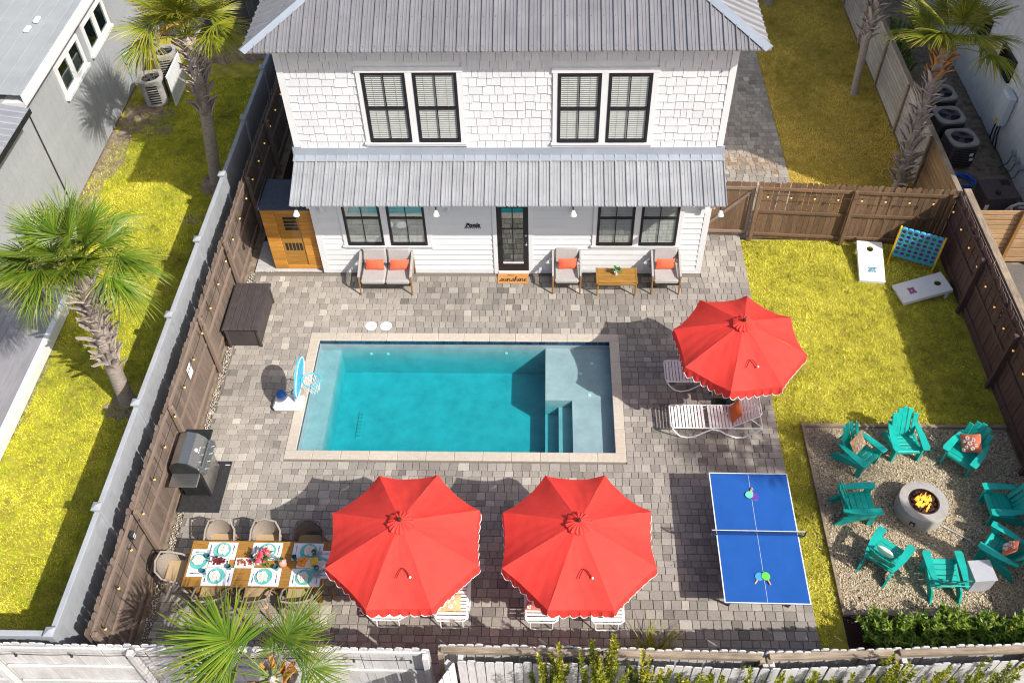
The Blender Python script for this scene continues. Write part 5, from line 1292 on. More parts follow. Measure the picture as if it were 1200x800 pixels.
def adirondack():
    t = thing('adirondack_chair', '', 'chair'); mt = 'teal_plastic'      # faces local -y
    for k in range(5):     # back slats, fanned
        x0 = (-2+k)*.101; x1 = (-2+k)*.113; h = .70-.032*(k-2)**2
        q = MB(); q.rbox((0, 0, h/2), (.098, .022, h), .012)
        sh_ = (x1-x0)/h; X = Matrix.Translation((x0, .17, .30)) @ Matrix.Rotation(R_(-24), 4, 'X')
        q.v = [tuple(X @ Vector((v[0]*(1+.22*v[2]/h)+sh_*v[2]*1.0, v[1]+.05*((k-2)/2)**2*-1, v[2]))) for v in q.v]; q.build('back_slat', mt, t)
    q = MB(); X = Matrix.Translation((0, .20, .30)) @ Matrix.Rotation(R_(-24), 4, 'X')
    for z in (.10, .40): q.rbox((0, .012, z), (.50 if z < .2 else .56, .022, .06), .006)
    q.v = [tuple(X @ Vector(v)) for v in q.v]; q.build('back_rail', mt, t)
    for k in range(5):
        f = k/4; q = MB(); q.rbox((0, -.30+f*.44, .375-.105*f+.01*math.sin(f*3)), (.52, .104, .022), .008, X=Matrix.Rotation(R_(-13), 4, 'X')); 
        q.build('seat_slat', mt, t)
    q = MB(); q.rbox((0, -.352, .345), (.50, .024, .075), .008); q.build('front_rail', mt, t)
    for s in (-1, 1):
        q = MB(); q.add([(s*.265, -.36, .0), (s*.265, -.24, .0), (s*.255, -.24, .53), (s*.255, -.38, .53), (s*.305, -.36, .0), (s*.305, -.24, .0), (s*.30, -.24, .53), (s*.30, -.38, .53)],
                        [(0, 1, 2, 3), (7, 6, 5, 4), (0, 4, 5, 1), (1, 5, 6, 2), (2, 6, 7, 3), (3, 7, 4, 0)]); q.build('front_leg', mt, t)
        q = MB(); q.add([(s*.262, -.33, .38), (s*.262, -.33, .30), (s*.262, .33, .0), (s*.262, .44, .0), (s*.262, .30, .26), (s*.30, -.33, .38), (s*.30, -.33, .30), (s*.30, .33, .0), (s*.30, .44, .0), (s*.30, .30, .26)],
                        [(0, 1, 2, 3, 4), (9, 8, 7, 6, 5)]+[(i, i+5, (i+1) % 5+5, (i+1) % 5) for i in range(5)]); q.build('rear_leg', mt, t)
        prof = [(.235, -.43), (.375, -.44), (.40, -.36), (.385, -.05), (.34, .22), (.30, .36), (.24, .36), (.245, .0)]
        q = MB(); P = [(s*a, b_) for a, b_ in prof]; P = P if s > 0 else P[::-1]; q.prism(P, .535, .562); q.build('arm', mt, t)
        q = MB(); q.rbox((s*.27, .31, .50), (.03, .04, .10), .006); q.build('arm_support', mt, t)
    return t
ad0 = adirondack(); ad0['group'] = 'teal chairs round the fire pit'
AD = [(11.93, .10, None, 'teal slat-back chair with a tan dotted pillow, at the lawn strip corner of the gravel'), (12.95, .42, 2, 'teal slat-back chair without pillow facing the viewer, nearest the lawn'),
      (14.12, .12, None, 'teal slat-back chair with a coral cream-dotted pillow, by the shaded fence'), (11.62, -1.14, None, 'teal slat-back chair without pillow, between the blue table and the fire pit'),
      (14.52, -1.12, None, 'teal slat-back chair without pillow, on the fence side of the fire pit'), (11.92, -2.28, None, 'teal slat-back chair seen from behind, holding a narrow cream cushion, near the lawn strip'),
      (12.93, -2.66, 0, 'teal slat-back chair seen from behind, beside the grey cube table'), (14.16, -2.14, None, 'teal slat-back chair with a red and white pillow, behind the grey cube table')]
adpos = []
for k, (x, y, rz, lab) in enumerate(AD):
    a = math.atan2(FY-y, FX-x)+PI/2 if rz is None else (R_(2) if rz == 2 else math.atan2(FY-y, FX-x)+PI/2)
    x2, y2 = x, y; adpos.append((x2, y2, a))
    ad0.scale = (.94, .94, .94)
    if k == 0: ad0.location = (x2, y2, -.015); ad0.rotation_euler = (0, 0, a); ad0['label'] = lab
    else: dup(ad0, lab, (x2, y2, -.015), a)
def on_chair(k, label, m, blotch, roll=0, dx=0, sz=.40):
    x, y, a = adpos[k]; p = Vector((x, y, 0))+rotz(a) @ Vector((dx, .06, .55))
    E_ = (rotz(a) @ Matrix.Rotation(R_(62), 4, 'X') @ rotz(R_(roll))).to_euler(); return pillow(label, p, E_, sz, sz, .14, m, None, blotch)
on_chair(0, 'square tan pillow with cream dots standing on a teal chair', 'tan_print', ('cream_print', 11, 8), 8)
on_chair(2, 'square coral pillow with cream dots standing on a teal chair', 'coral_print', ('cream_print', 12, 8), 35)
on_chair(7, 'red and white patterned pillow lying on the teal chair behind the cube', 'coral_print', ('cream_print', 13, 9), 20, .02, .36)
on_chair(5, 'narrow cream cushion standing on the teal chair seen from behind', 'cream_print', None, 0, .02, .34)
cb = thing('cube_table', 'plain grey cube side table between two teal chairs', 'side table', (13.60, -2.60, -.015), R_(4))
q = MB(); q.rbox((0, 0, .21), (.40, .40, .42), .008); q.build('body', 'grey_box', cb)
q = MB(); q.rbox((0, 0, .435), (.425, .425, .03), .008); q.build('table_top', 'grey_box', cb)

# ------------------------------------------------------------------ lawn games
def cornhole(label, loc, rz, dm_, seed):
    t = thing('cornhole_board', label, 'game board', loc, rz, 'bean bag boards'); W_, L_ = .61, 1.2; al = math.atan2(.22, L_)
    n = 18; hc = (0, L_-.23); q = MB(); ring_ = [(hc[0]+.08*math.cos(2*PI*i/n), hc[1]+.08*math.sin(2*PI*i/n)) for i in range(n)]
    def edge(a):
        c, s = math.cos(a), math.sin(a); k = min((W_/2)/abs(c) if abs(c) > 1e-6 else 9, ((L_-hc[1]) if s > 0 else .25)/abs(s) if abs(s) > 1e-6 else 9); return (hc[0]+c*k, hc[1]+s*k)
    angs = sorted([2*PI*i/n for i in range(n)]+[math.atan2(L_-hc[1], W_/2), PI-math.atan2(L_-hc[1], W_/2), 2*PI-math.atan2(.25, W_/2), PI+math.atan2(.25, W_/2)])
    rg = [(hc[0]+.08*math.cos(a), hc[1]+.08*math.sin(a)) for a in angs]; ou = [edge(a) for a in angs]; N = len(angs)
    for (zt, flip) in ((.018, 0), (0, 1)):
        vs = [(*p, zt) for p in rg]+[(*p, zt) for p in ou]; fs = [(i, N+i, N+(i+1) % N, (i+1) % N) for i in range(N)]
        q.add(vs, [f[::-1] for f in fs] if flip else fs)
    q.add([(*p, .018) for p in rg]+[(*p, 0) for p in rg], [(i, (i+1) % N, N+(i+1) % N, N+i) for i in range(N)])
    q.bb(-W_/2, W_/2, 0, hc[1]-.2501, 0, .018)
    q.bb(-W_/2-.001, -W_/2+.02, 0, L_, -.075, -.001); q.bb(W_/2-.02, W_/2+.001, 0, L_, -.075, -.001); q.bb(-W_/2+.021, W_/2-.021, -.001, .02, -.075, -.001); q.bb(-W_/2+.021, W_/2-.021, L_-.02, L_+.001, -.075, -.001)
    X = Matrix.Translation((0, 0, .08)) @ Matrix.Rotation(al, 4, 'X'); q.v = [tuple(X @ Vector(v)) for v in q.v]; dk_ = q.build('deck', 'board_white', t)
    r = random.Random(seed); q = MB()
    for k in range(8):
        a = 2*PI*k/8; rr = (.085 if k % 2 else .04)+.02*r.random(); cx, cy = .01+rr*math.cos(a), .34+rr*.75*math.sin(a)
        q.prism([(cx+.045*math.cos(2*PI*i/7)*r.uniform(.7, 1.2), cy+.038*math.sin(2*PI*i/7)*r.uniform(.7, 1.2)) for i in range(7)], .0185+k*.0003, .0196+k*.0003)
    q.v = [tuple(X @ Vector(v)) for v in q.v]; q.build('decal', dm_, dk_)
    for s in (-1, 1): q = MB(); q.rbox((s*.26, L_-.10, .125), (.03, .08, .25), .005); q.build('leg', 'board_white', t)
    return t
cornhole('white bean bag board with a teal flower decal in the sun by the brown fence', (13.46, 5.27, -.02), R_(-6), 'decal_teal', 4)
cornhole('white bean bag board with a pink flower decal, half in the fence shade', (13.96, 4.83, -.02), R_(-78), 'decal_pink', 6)
ga = Vector((14.06, 6.12, 0)); gb = Vector((15.02, 5.68, 0)); gd = gb-ga; gl = gd.length
cf = thing('four_in_a_row_game', 'giant blue upright disc-dropping game with yellow side posts in the fence corner', 'lawn game', (14.54, 5.90, -.02), math.atan2(gd.y, gd.x))
GW, GH, Z0 = .98, .80, .26
cw, ch = GW/7, GH/6; q = MB()
for i in range(7):
    for j in range(6):
        cx, cz = -GW/2+(i+.5)*cw, Z0+(j+.5)*ch; N = 12; r = .053
        for (yy, fl_) in ((-.035, 0), (.035, 1)):
            vs = [(cx+r*math.cos(2*PI*k/N+PI/12), yy, cz+r*math.sin(2*PI*k/N+PI/12)) for k in range(N)]
            for k in range(N):
                a = 2*PI*k/N+PI/12; c, s = math.cos(a), math.sin(a); m_ = min(cw/2/max(abs(c), 1e-6), ch/2/max(abs(s), 1e-6)); vs.append((cx+c*m_, yy, cz+s*m_))
            fs = [(k, (k+1) % N, N+(k+1) % N, N+k) for k in range(N)]; q.add(vs, [f[::-1] for f in fs] if fl_ else fs)
        q.add([(cx+r*math.cos(2*PI*k/N+PI/12), -.035, cz+r*math.sin(2*PI*k/N+PI/12)) for k in range(N)]+[(cx+r*math.cos(2*PI*k/N+PI/12), .035, cz+r*math.sin(2*PI*k/N+PI/12)) for k in range(N)], [(k, N+k, N+(k+1) % N, (k+1) % N) for k in range(N)])
pn = q.build('grid_panel', 'game_blue', cf)
q = MB()
for i in range(7):
    cx = -GW/2+(i+.5)*cw; q.prism([(cx-cw*.48, Z0+GH)]+[(cx+cw*.48*math.cos(PI-PI*k/6), Z0+GH+.03*math.sin(PI*k/6)) for k in range(1, 6)]+[(cx+cw*.48, Z0+GH)], -.034, .034, X=Matrix(((1, 0, 0, 0), (0, 0, -1, 0), (0, 1, 0, 0), (0, 0, 0, 1))))
q.bb(-GW/2, GW/2, -.05, .05, Z0-.05, Z0-.001); q.build('frame', 'game_blue', cf)
dq = MB(); dq.tube([(0, -.020, 0), (0, .012, 0)], .060, 12); dp, dg = dq.mesh('disc', 'game_purple'), dq.mesh('disc', 'game_green')
for i in range(7):
    for j in range(6): piece('disc', dp if (i+j+(i == 3)) % 2 else dg, cf, (-GW/2+(i+.5)*cw, 0, Z0+(j+.5)*ch))
for s in (-1, 1):
    q = MB(); q.rbox((s*(GW/2+.025), -.0, .56), (.045, .09, 1.10), .012); q.build('side_post', 'game_yellow', cf)
    q = MB(); q.rbox((s*(GW/2+.025), -.0, .025), (.05, .46, .05), .012); q.build('foot', 'game_yellow', cf)
sn = thing('notice', 'small white paper notice fixed to the brown fence', 'notice', (-1.94, 1.28, 1.35))
q = MB(); q.rbox((0, 0, 0), (.012, .22, .30), .002); q.build('sheet', 'ceramic_white', sn)
lt_ = thing('fence_light', 'small dark device with a pale lens fixed to the brown fence by the dining table', 'light', (-1.92, -2.72, 1.55))
q = MB(); q.rbox((.01, 0, 0), (.06, .12, .17), .012); q.build('body', 'black_rubber', lt_); q = MB(); q.rbox((.045, 0, -.02), (.02, .08, .08), .006); q.build('lens', 'heater_white', lt_)

# ------------------------------------------------------------------ neighbour on the left
lh = thing('neighbour_house', 'pale grey neighbouring house with vertical siding, white window pairs and a light flat roof', 'house', (-7.25, 10.5, 0))
LX = -7.25
q = MB(); q.bb(-13, LX, 4.75, 18, 0, 3.86); q.build('wall', 'board_batten', lh, world=True)
q = MB(); q.bb(-.014, .0, -.14, .14, 0, 3.84); q.bb(0, .016, -.022, .022, 0, 3.84)
bm_ = MB(); bm_.bb(.0, .012, -.137, .137, .10, 3.84); bm_.bb(.0, .022, -.137, -.108, .10, 3.838); bme = bm_.mesh('siding_board', 'board_batten')
for i in range(48): piece('siding_board', bme, lh, (LX+.001, 4.90+i*.275, 0), world=True)
q = MB(); q.bb(LX-.4, -6.72, 7.3, 18.2, 3.70, 3.84); q.build('soffit', 'white_paint', lh, world=True)
q = MB(); q.rbox((-6.70, 12.75, 3.90), (.04, 10.9, .27), .006); q.build('fascia', 'white_paint', lh, world=True)
q = MB(); q.rbox((-6.80, 12.75, 4.055), (.20, 10.9, .03), .006); q.build('roof_edge', 'flat_roof', lh, world=True)
q = MB(); q.rbox((0, 0, 0), (.372, 10.9, .02), .004); rc = q.mesh('roof_strip', 'flat_roof')
for i in range(17): piece('roof_strip', rc, lh, (-7.08-i*.365, 12.75, 4.075+i*.030), (0, R_(3.2), 0), world=True)
q = MB(); q.bb(-13, LX-.2, 4.8, 18, 3.86, 4.03); q.build('roof_deck', 'flat_roof', lh, world=True)
vtm = MB().rbox((0, 0, .03), (.13, .26, .07), .02).mesh('roof_block', 'ceramic_white')  # small white blocks on the flat roof
for (x, y) in ((-7.5, 10.0), (-7.42, 10.45), (-7.40, 11.9)): piece('roof_block', vtm, lh, (x, y, 4.14), world=True)
for (y0, y1) in ((9.9, 11.55), (11.95, 13.6)):
    f = MB(); z0, z1 = 2.22, 3.12; X0, X1 = LX+.014, LX+.075; t = .10
    f.bb(X0, X1, y0, y0+t, z0, z1); f.bb(X0, X1, y1-t, y1, z0, z1); f.bb(X0, X1, y0+t, y1-t, z1-t, z1); f.bb(X0, X1+.05, y0-.04, y1+.04, z0-.08, z0); f.bb(X0, X1, y0+t, y1-t, z0+.001, z0+t); ym = (y0+y1)/2
    f.bb(X0, X1, ym-.09, ym+.09, z0+t, z1-t); w_ = f.build('window', 'white_paint', lh, world=True)
    for (a, c) in ((y0+t, ym-.09), (ym+.09, y1-t)):
        q = MB(); q.bb(X0+.016, X0+.02, a, c, z0+t, z1-t); q.build('pane', 'glass_side', w_, world=True)
        q = MB(); q.bb(X0+.001, X0+.004, a, c, z0+t, z1-t); q.build('dark_backing', 'dark_room', w_, world=True)
q = MB(); q.tube([(LX+.03, 8.05, 3.6), (LX+.03, 8.02, .15)], .022, 6); q.build('downpipe', 'black_rubber', lh, world=True)
aw = thing('metal_awning', 'grey ribbed metal awning roof at the left edge beside the pale neighbouring house', 'awning', (-6.9, 5.6, 3.9))
for k in range(11):
    q = MB(); q.add([(-.75, 0, .26), (.48, 0, .03), (.48, .215, .03), (-.75, .215, .26), (-.75, .02, .285), (.48, .02, .055), (.48, .05, .055), (-.75, .05, .285)], [(0, 1, 2, 3), (4, 5, 6, 7), (0, 1, 5, 4), (3+4, 6, 2, 3)])
    o = q.build('panel', 'porch_metal', aw); o.location = (0, -1.05+k*.22, 0)
q = MB(); q.add([(-.75, -1.06, .24), (.485, -1.06, .015), (.485, 1.38, .015), (-.75, 1.38, .24), (-.75, -1.06, .14), (.485, -1.06, -.11), (.485, 1.38, -.11), (-.75, 1.38, .14)], [(0, 1, 2, 3), (7, 6, 5, 4), (0, 4, 5, 1), (1, 5, 6, 2), (2, 6, 7, 3), (3, 7, 4, 0)]); q.build('frame', 'dark_enamel', aw)
dc = thing('wooden_deck', 'low grey plank deck with a white rim at the left edge behind the palm', 'deck', (-7.2, 1.8, 0))
q = MB(); q.rbox((0, 0, .27), (.188, 6.3, .035), .004); dmh = q.mesh('deck_plank', 'deck_board')
for i in range(10): piece('deck_plank', dmh, dc, (.93-i*.193, -.25, 0))
q = MB(); q.rbox((1.10, -.24, .16), (.14, 6.4, .29), .006); q.build('rim', 'white_paint', dc); q = MB(); q.rbox((.1, 2.98, .16), (1.85, .12, .29), .006); q.build('rim', 'wood_grey', dc)
mt_ = thing('electric_meter', 'grey electric meter box with conduit on the pale siding above the air conditioners', 'meter', (LX+.02, 13.75, 0))
q = MB(); q.rbox((.07, 0, 1.05), (.14, .24, .34), .02); q.tube([(.14, 0, 1.1), (.19, 0, 1.1)], .08, 12); q.build('box', 'meter_grey', mt_)
for d_ in (-.06, .02, .09): q = MB(); q.tube([(.06, d_, .9), (.06, d_*1.2, .1)], .016, 5); q.build('conduit', 'meter_grey', mt_)
def round_ac(label, loc):
    t = thing('air_conditioner', label, 'air conditioner', loc, R_(15), 'beige air conditioners beside the neighbouring house')
    n = 28; sq = [(.36*math.copysign(abs(math.cos(a))**.6, math.cos(a)), .36*math.copysign(abs(math.sin(a))**.6, math.sin(a))) for a in [2*PI*i/n for i in range(n)]]
    q = MB(); q.prism(sq, 0, .74); q.build('cabinet', 'hvac_beige', t)
    q = MB(); vs = [(x*1.03, y*1.03, .741) for x, y in sq]+[(x*1.03, y*1.03, .82) for x, y in sq]+[(.28*math.cos(2*PI*i/n), .28*math.sin(2*PI*i/n), .835) for i in range(n)]+[(.27*math.cos(2*PI*i/n), .27*math.sin(2*PI*i/n), .76) for i in range(n)]
    q.add(vs, [(l*n+i, l*n+(i+1) % n, (l+1)*n+(i+1) % n, (l+1)*n+i) for l in range(3) for i in range(n)]); q.build('top_ring', 'hvac_beige', t)
    q = MB(); q.lathe([(.27, 0), (0, .001)], 20, c=(0, 0, .757)); q.build('well', 'hvac_black', t)
    q = MB()
    for k in range(4):
        a = k*PI/2+.4; c, s = math.cos(a), math.sin(a); q.add([(.04*c-.03*s, .04*s+.03*c, .785), (.24*c-.09*s, .24*s+.09*c, .775), (.24*c+.07*s, .24*s-.07*c, .80), (.04*c+.03*s, .04*s-.03*c, .79)], [(0, 1, 2, 3)])
    q.lathe([(.06, .78), (.06, .81), (0, .815)], 10); q.build('fan', 'hvac_dark', t)
    q = MB()
    for k in range(8): q.bb(.355, .372, -.16, .16, .10+k*.08, .13+k*.08); q.bb(-.16, .16, -.372, -.355, .10+k*.08, .13+k*.08)
    q.build('louvre', 'hvac_black', t); return t
round_ac('beige rounded air conditioner nearer the viewer, behind the white screen panel', (-6.32, 13.05, 0)); round_ac('beige rounded air conditioner farther back beside the pale siding', (-6.30, 14.45, 0))
ws = thing('screen_panel', 'white vinyl screen panel standing beside the beige air conditioners', 'screen', (-5.66, 13.35, 0))
for k in range(5): q = MB(); q.rbox((0, -.52+k*.26, .53), (.03, .256, .90), .005); q.build('board', 'white_paint', ws)
for z in (.06, 1.0): q = MB(); q.rbox((0, 0, z), (.05, 1.32, .09), .006); q.build('rail', 'white_paint', ws)

# ------------------------------------------------------------------ neighbour on the right
rh = thing('neighbour_house', 'shaded white shingled neighbouring house with small dark windows above the air conditioners', 'house', (18.1, 11, 0))
RX = 18.08
q = MB(); q.bb(RX, 28, 5.5, 20, 0, 8.7); q.build('wall', 'white_paint', rh, world=True)
q = MB(); q.add([(RX-.4, 5.1, 8.7), (28, 5.1, 8.7), (28, 20, 8.7), (RX-.4, 20, 8.7), (23, 5.1, 10.4), (23, 20, 10.4)], [(0, 1, 4), (1, 2, 5, 4), (2, 3, 5), (3, 0, 4, 5), (3, 2, 1, 0)]); q.build('roof', 'roof_metal', rh, world=True)
rs_ = MB(); cnt = 0; z = 0; XR = rotz(-PI/2); cells2 = []
rwin = [(11.32, 12.28, 1.60, 2.24), (13.35, 14.3, 1.60, 2.24), (8.4, 9.3, 1.60, 2.24)]
z = .02
while z < 6:
    for (a, c) in cut(5.5, 18, z+.03, z+.2, [(p[0]-.06, p[1]+.06, p[2]-.06, p[3]+.06) for p in rwin]):
        y = a
        while y < c-.01:
            ny = y+random.choice((.17, .21, .25, .29)); ny = c if ny > c-.09 else ny; cells2.append((y, ny, z+random.choice((0, .0, .02, .03)))); y = ny
    z += .20
cells2.sort(key=lambda s: (s[2] > 3.2, s[0]))
for k, (y0, y1, zz) in enumerate(cells2):
    if k < 300 and 7.5 < y0 < 15:
        key = (round(y1-y0, 2), random.randrange(4))
        if key not in sm: q = MB(); shingle(q, key[0], tone=(key[1]+.5)/4); sm[key] = q.mesh('shingle', 'shingle_white', tone=True)
        piece('shingle', sm[key], rh, (RX-.022, y1, zz), (0, 0, -PI/2), world=True)
    else: shingle(rs_, y1-y0, Matrix.Translation((RX-.022, y1, zz)) @ XR, random.random())
rs_.build('outer_shingles', 'shingle_white', rh, world=True, tone=True, kind='stuff')
for (y0, y1, z0, z1) in rwin:
    f = MB(); t = .07; X0, X1 = RX-.09, RX-.01
    f.bb(X0, X1, y0, y0+t, z0, z1); f.bb(X0, X1, y1-t, y1, z0, z1); f.bb(X0, X1, y0+t, y1-t, z1-t, z1); f.bb(X0, X1, y0+t, y1-t, z0, z0+t); w_ = f.build('window', 'black_frame', rh, world=True)
    q = MB(); q.bb(X0+.03, X0+.034, y0+t, y1-t, z0+t, z1-t); q.build('pane', 'glass_side', w_, world=True); q = MB(); q.bb(X1-.012, X1-.006, y0+t, y1-t, z0+t, z1-t); q.build('dark_backing', 'dark_room', w_, world=True)
def square_ac(label, loc):
    t = thing('air_conditioner', label, 'air conditioner', loc, R_(6), 'dark air conditioners beside the shingled house')
    q = MB(); q.rbox((0, 0, .38), (.74, .74, .74), .05); q.build('cabinet', 'hvac_dark', t)
    q = MB(); n = 28; sq = [(.39*math.copysign(abs(math.cos(a))**.5, math.cos(a)), .39*math.copysign(abs(math.sin(a))**.5, math.sin(a))) for a in [2*PI*i/n for i in range(n)]]
    vs = [(x, y, .751) for x, y in sq]+[(x, y, .80) for x, y in sq]+[(.30*math.cos(2*PI*i/n), .30*math.sin(2*PI*i/n), .82) for i in range(n)]+[(.29*math.cos(2*PI*i/n), .29*math.sin(2*PI*i/n), .765) for i in range(n)]
    q.add(vs, [(l*n+i, l*n+(i+1) % n, (l+1)*n+(i+1) % n, (l+1)*n+i) for l in range(3) for i in range(n)]); q.build('top_cover', 'hvac_beige', t)
    q = MB(); q.lathe([(.29, 0), (0, .001)], 20, c=(0, 0, .757)); q.build('well', 'hvac_black', t)
    q = MB(); q.lathe([(.08, .775), (.07, .81), (0, .815)], 12)
    for k in range(3): a = k*2*PI/3; c, s = math.cos(a), math.sin(a); q.add([(.05*c-.05*s, .05*s+.05*c, .785), (.27*c-.11*s, .27*s+.11*c, .775), (.27*c+.09*s, .27*s-.09*c, .80), (.05*c+.05*s, .05*s-.05*c, .79)], [(0, 1, 2, 3)])
    q.build('fan', 'hvac_dark', t)
    q = MB()
    for k in range(11):
        for s in (-1, 1): q.bb(-.30, .30, s*.3715-.003, s*.3715+.003, .10+k*.055, .125+k*.055)
    q.build('louvre', 'hvac_black', t)
    q = MB(); q.bb(.16, .26, -.378, -.3755, .42, .52); q.bb(.20, .30, -.378, -.3755, .27, .36); q.build('sticker', 'ceramic_white', t); return t
square_ac('dark square air conditioner nearest the blue hose coil', (16.72, 10.02, 0)); square_ac('dark square air conditioner in the middle of three beside the shingled house', (16.66, 11.05, 0)); square_ac('dark square air conditioner farthest back, partly behind the palm trunk', (16.74, 12.12, 0))
wh = thing('water_heater', 'white wall-mounted tankless water heater box on the shingled house', 'water heater', (RX-.03, 10.75, 0))
q = MB(); q.rbox((-.14, 0, 1.22), (.26, .50, .92), .05); q.build('case', 'heater_white', wh)
q = MB(); q.bb(-.276, -.272, -.18, -.05, .84, .96); q.build('sticker', 'game_yellow', wh)
for d_ in (-.14, -.02, .1): q = MB(); q.tube([(-.12, d_, .78), (-.12, d_*1.3, .45), (-.06, d_*2, .05)], .022, 5); q.build('pipe', 'black_rubber', wh)
for k, y in enumerate((9.55, 9.25, 8.95)):
    t = thing('outlet_box', 'round grey outlet cover with a cable below the water heater, '+('uppermost', 'middle', 'lowest')[k]+' in its row', 'outlet', (RX-.03, y, 0), 0, 'outlet covers on the shingled house')
    q = MB(); q.tube([(0, 0, .62), (-.10, 0, .62)], .085, 12); q.build('cover', 'meter_grey', t); q = MB(); q.tube([(-.06, 0, .55), (-.07, .05, .25), (-.2, .15, .02)], .014, 5); q.build('cable', 'black_rubber', t)
ph_ = thing('pool_heater', 'dark brown boxy pool heater with pale pipes behind the sunny plank fence', 'pool heater', (17.0, 7.85, 0), R_(4))
q = MB(); q.rbox((0, 0, .42), (.82, .72, .74), .03); q.build('cabinet', 'hvac_dark', ph_); q = MB(); q.rbox((0, 0, .81), (.86, .76, .05), .02); q.build('lid', 'brown_plastic', ph_)
q = MB(); q.bb(.12, .34, .1, .3, .836, .842); q.build('grille', 'mulch', ph_); q = MB(); q.lathe([(.07, 0), (.06, .06), (0, .07)], 12, c=(-.1, -.2, .835)); q.build('cap', 'black_rubber', ph_)
q = MB(); q.bb(-.40, -.30, -.366, -.361, .35, .6); q.build('sticker', 'ceramic_white', ph_)
for P in ([(-.05, -.4, .1), (.1, -.62, .75), (.3, -.55, .75), (.9, -.5, .75)], [(.12, -.4, .1), (.2, -.85, .6), (.2, -.9, .1)], [(.1, -.62, .75), (.28, -.95, .15)]): q = MB(); q.tube(P, .035, 7); q.build('pipe', 'pvc', ph_)
pu = thing('pool_pump', 'black pool pump beside the brown pool heater', 'pump', (17.95, 7.35, 0)); q = MB(); q.lathe([(.12, 0), (.14, .1), (.14, .55), (.10, .68), (0, .70)], 14); q.build('housing', 'black_rubber', pu); q = MB(); q.tube([(-.05, 0, .6), (-.55, .0, .62)], .035, 7); q.build('pipe', 'pvc', pu)
hs = MB()
for k in range(5): hs.tube([((.30+.03*math.sin(k*2))*math.cos(2*PI*i/24)+.02*k, (.26+.02*math.cos(k*3))*math.sin(2*PI*i/24), .03+.03*k+.015*math.sin(i+k)) for i in range(24)], .018, 5, closed=True)
ho = hs.build('garden_hose', 'hose_blue', smooth=True); ho.location = (16.62, 9.05, 0); tag(ho, 'coiled bright blue garden hose on the ground beside the air conditioners', 'hose')
pf = thing('pool_filter', 'grey pool filter tank with blue handle in the shaded side yard by the house', 'pool filter', (-1.30, 9.9, 0)); q = MB(); q.lathe([(.2, 0), (.22, .1), (.22, .7), (.15, .85), (0, .9)], 16); q.build('tank', 'meter_grey', pf); q = MB(); q.tube([(.1, -.2, .92), (.3, .1, .95)], .03, 6); q.build('handle', 'hose_blue', pf); q = MB(); q.tube([(.25, 0, .2), (.5, .2, .2), (.5, .9, .2)], .03, 6); q.build('pipe', 'pvc', pf)

# ------------------------------------------------------------------ vegetation
def frond_mesh(seed, pet, fan, droop, m, nseg=46, spread=115, wd=.026):
    r = random.Random(seed); q = MB(); q.tube([(0, 0, 0), (pet*.5, 0, .05*pet), (pet, 0, 0)], [.016, .012, .009], 5, tone=.55)
    def costa(t): return Vector((pet+t, 0, -.32*t*t*(1+droop)))
    for i in range(nseg):
        ph = R_(spread)*(-1+2*(i+.5)/nseg)+r.uniform(-.03, .03); f = 1-abs(ph)/R_(spread)
        st = costa(.34*fan*f); l = fan*(.62+.38*math.cos(ph*.6))*r.uniform(.88, 1.08)*(1-.25*f*.5)
        tilt = -.30*f*(1+droop)+.10; d = Vector((math.cos(ph*.95), math.sin(ph*.95), tilt)).normalized(); up = Vector((0, 0, 1)); s = d.cross(up).normalized()
        tn = min(1, max(0, .45+r.uniform(-.32, .30))); dr = droop*r.uniform(.7, 1.5); bend = r.uniform(-.10, .10)
        rows = []
        for (u, wv) in ((0, .35), (.30, 1), (.62, .85), (.85, .45), (1, .06)):
            p = st+d*l*u+s*bend*l*u*u; p.z -= dr*l*(u**2.2)*.55; rows.append((p-s*wd*wv/2-up*.004, p+up*.006*wv, p+s*wd*wv/2-up*.004))
        vs = [p for row in rows for p in row]
        for k in range(4):
            tt_ = min(1, tn+(.30 if k == 3 else .08*k))
            q.add(vs[k*3:k*3+6], [(0, 3, 4, 1), (1, 4, 5, 2)], tone=tt_)
    return q.mesh('frond', m, tone=True)
def boot_mesh(m, l=.34, w_=.12):
    q = MB(); q.add([(-w_/2, 0, 0), (w_/2, 0, 0), (w_/2*.7, .07, l*.5), (-w_/2*.7, .07, l*.5), (w_*.22, .17, l), (-w_*.35, .15, l*.92), (-w_/2, -.03, 0), (w_/2, -.03, 0), (w_/2*.7, .035, l*.52), (-w_/2*.7, .035, l*.52), (w_*.2, .15, l), (-w_*.33, .13, l*.92)],
                    [(0, 1, 2, 3), (3, 2, 4, 5), (7, 6, 9, 8), (8, 9, 11, 10), (1, 7, 8, 2), (2, 8, 10, 4), (6, 0, 3, 9), (9, 3, 5, 11), (5, 4, 10, 11)]); return q.mesh('leaf_base', m)
BOOT = {k: boot_mesh(k) for k in ('boot', 'boot_orange')}; BOOTL = boot_mesh('boot', .42, .13)
FRONDS = {}
def fronds(key, pet, fan, m):
    if key not in FRONDS: FRONDS[key] = [frond_mesh(hash(key) % 97+k if False else k+len(key)*7, pet, fan, dr, m) for k, dr in enumerate((.05, .22, .42, .70, 1.0))]
    return FRONDS[key]
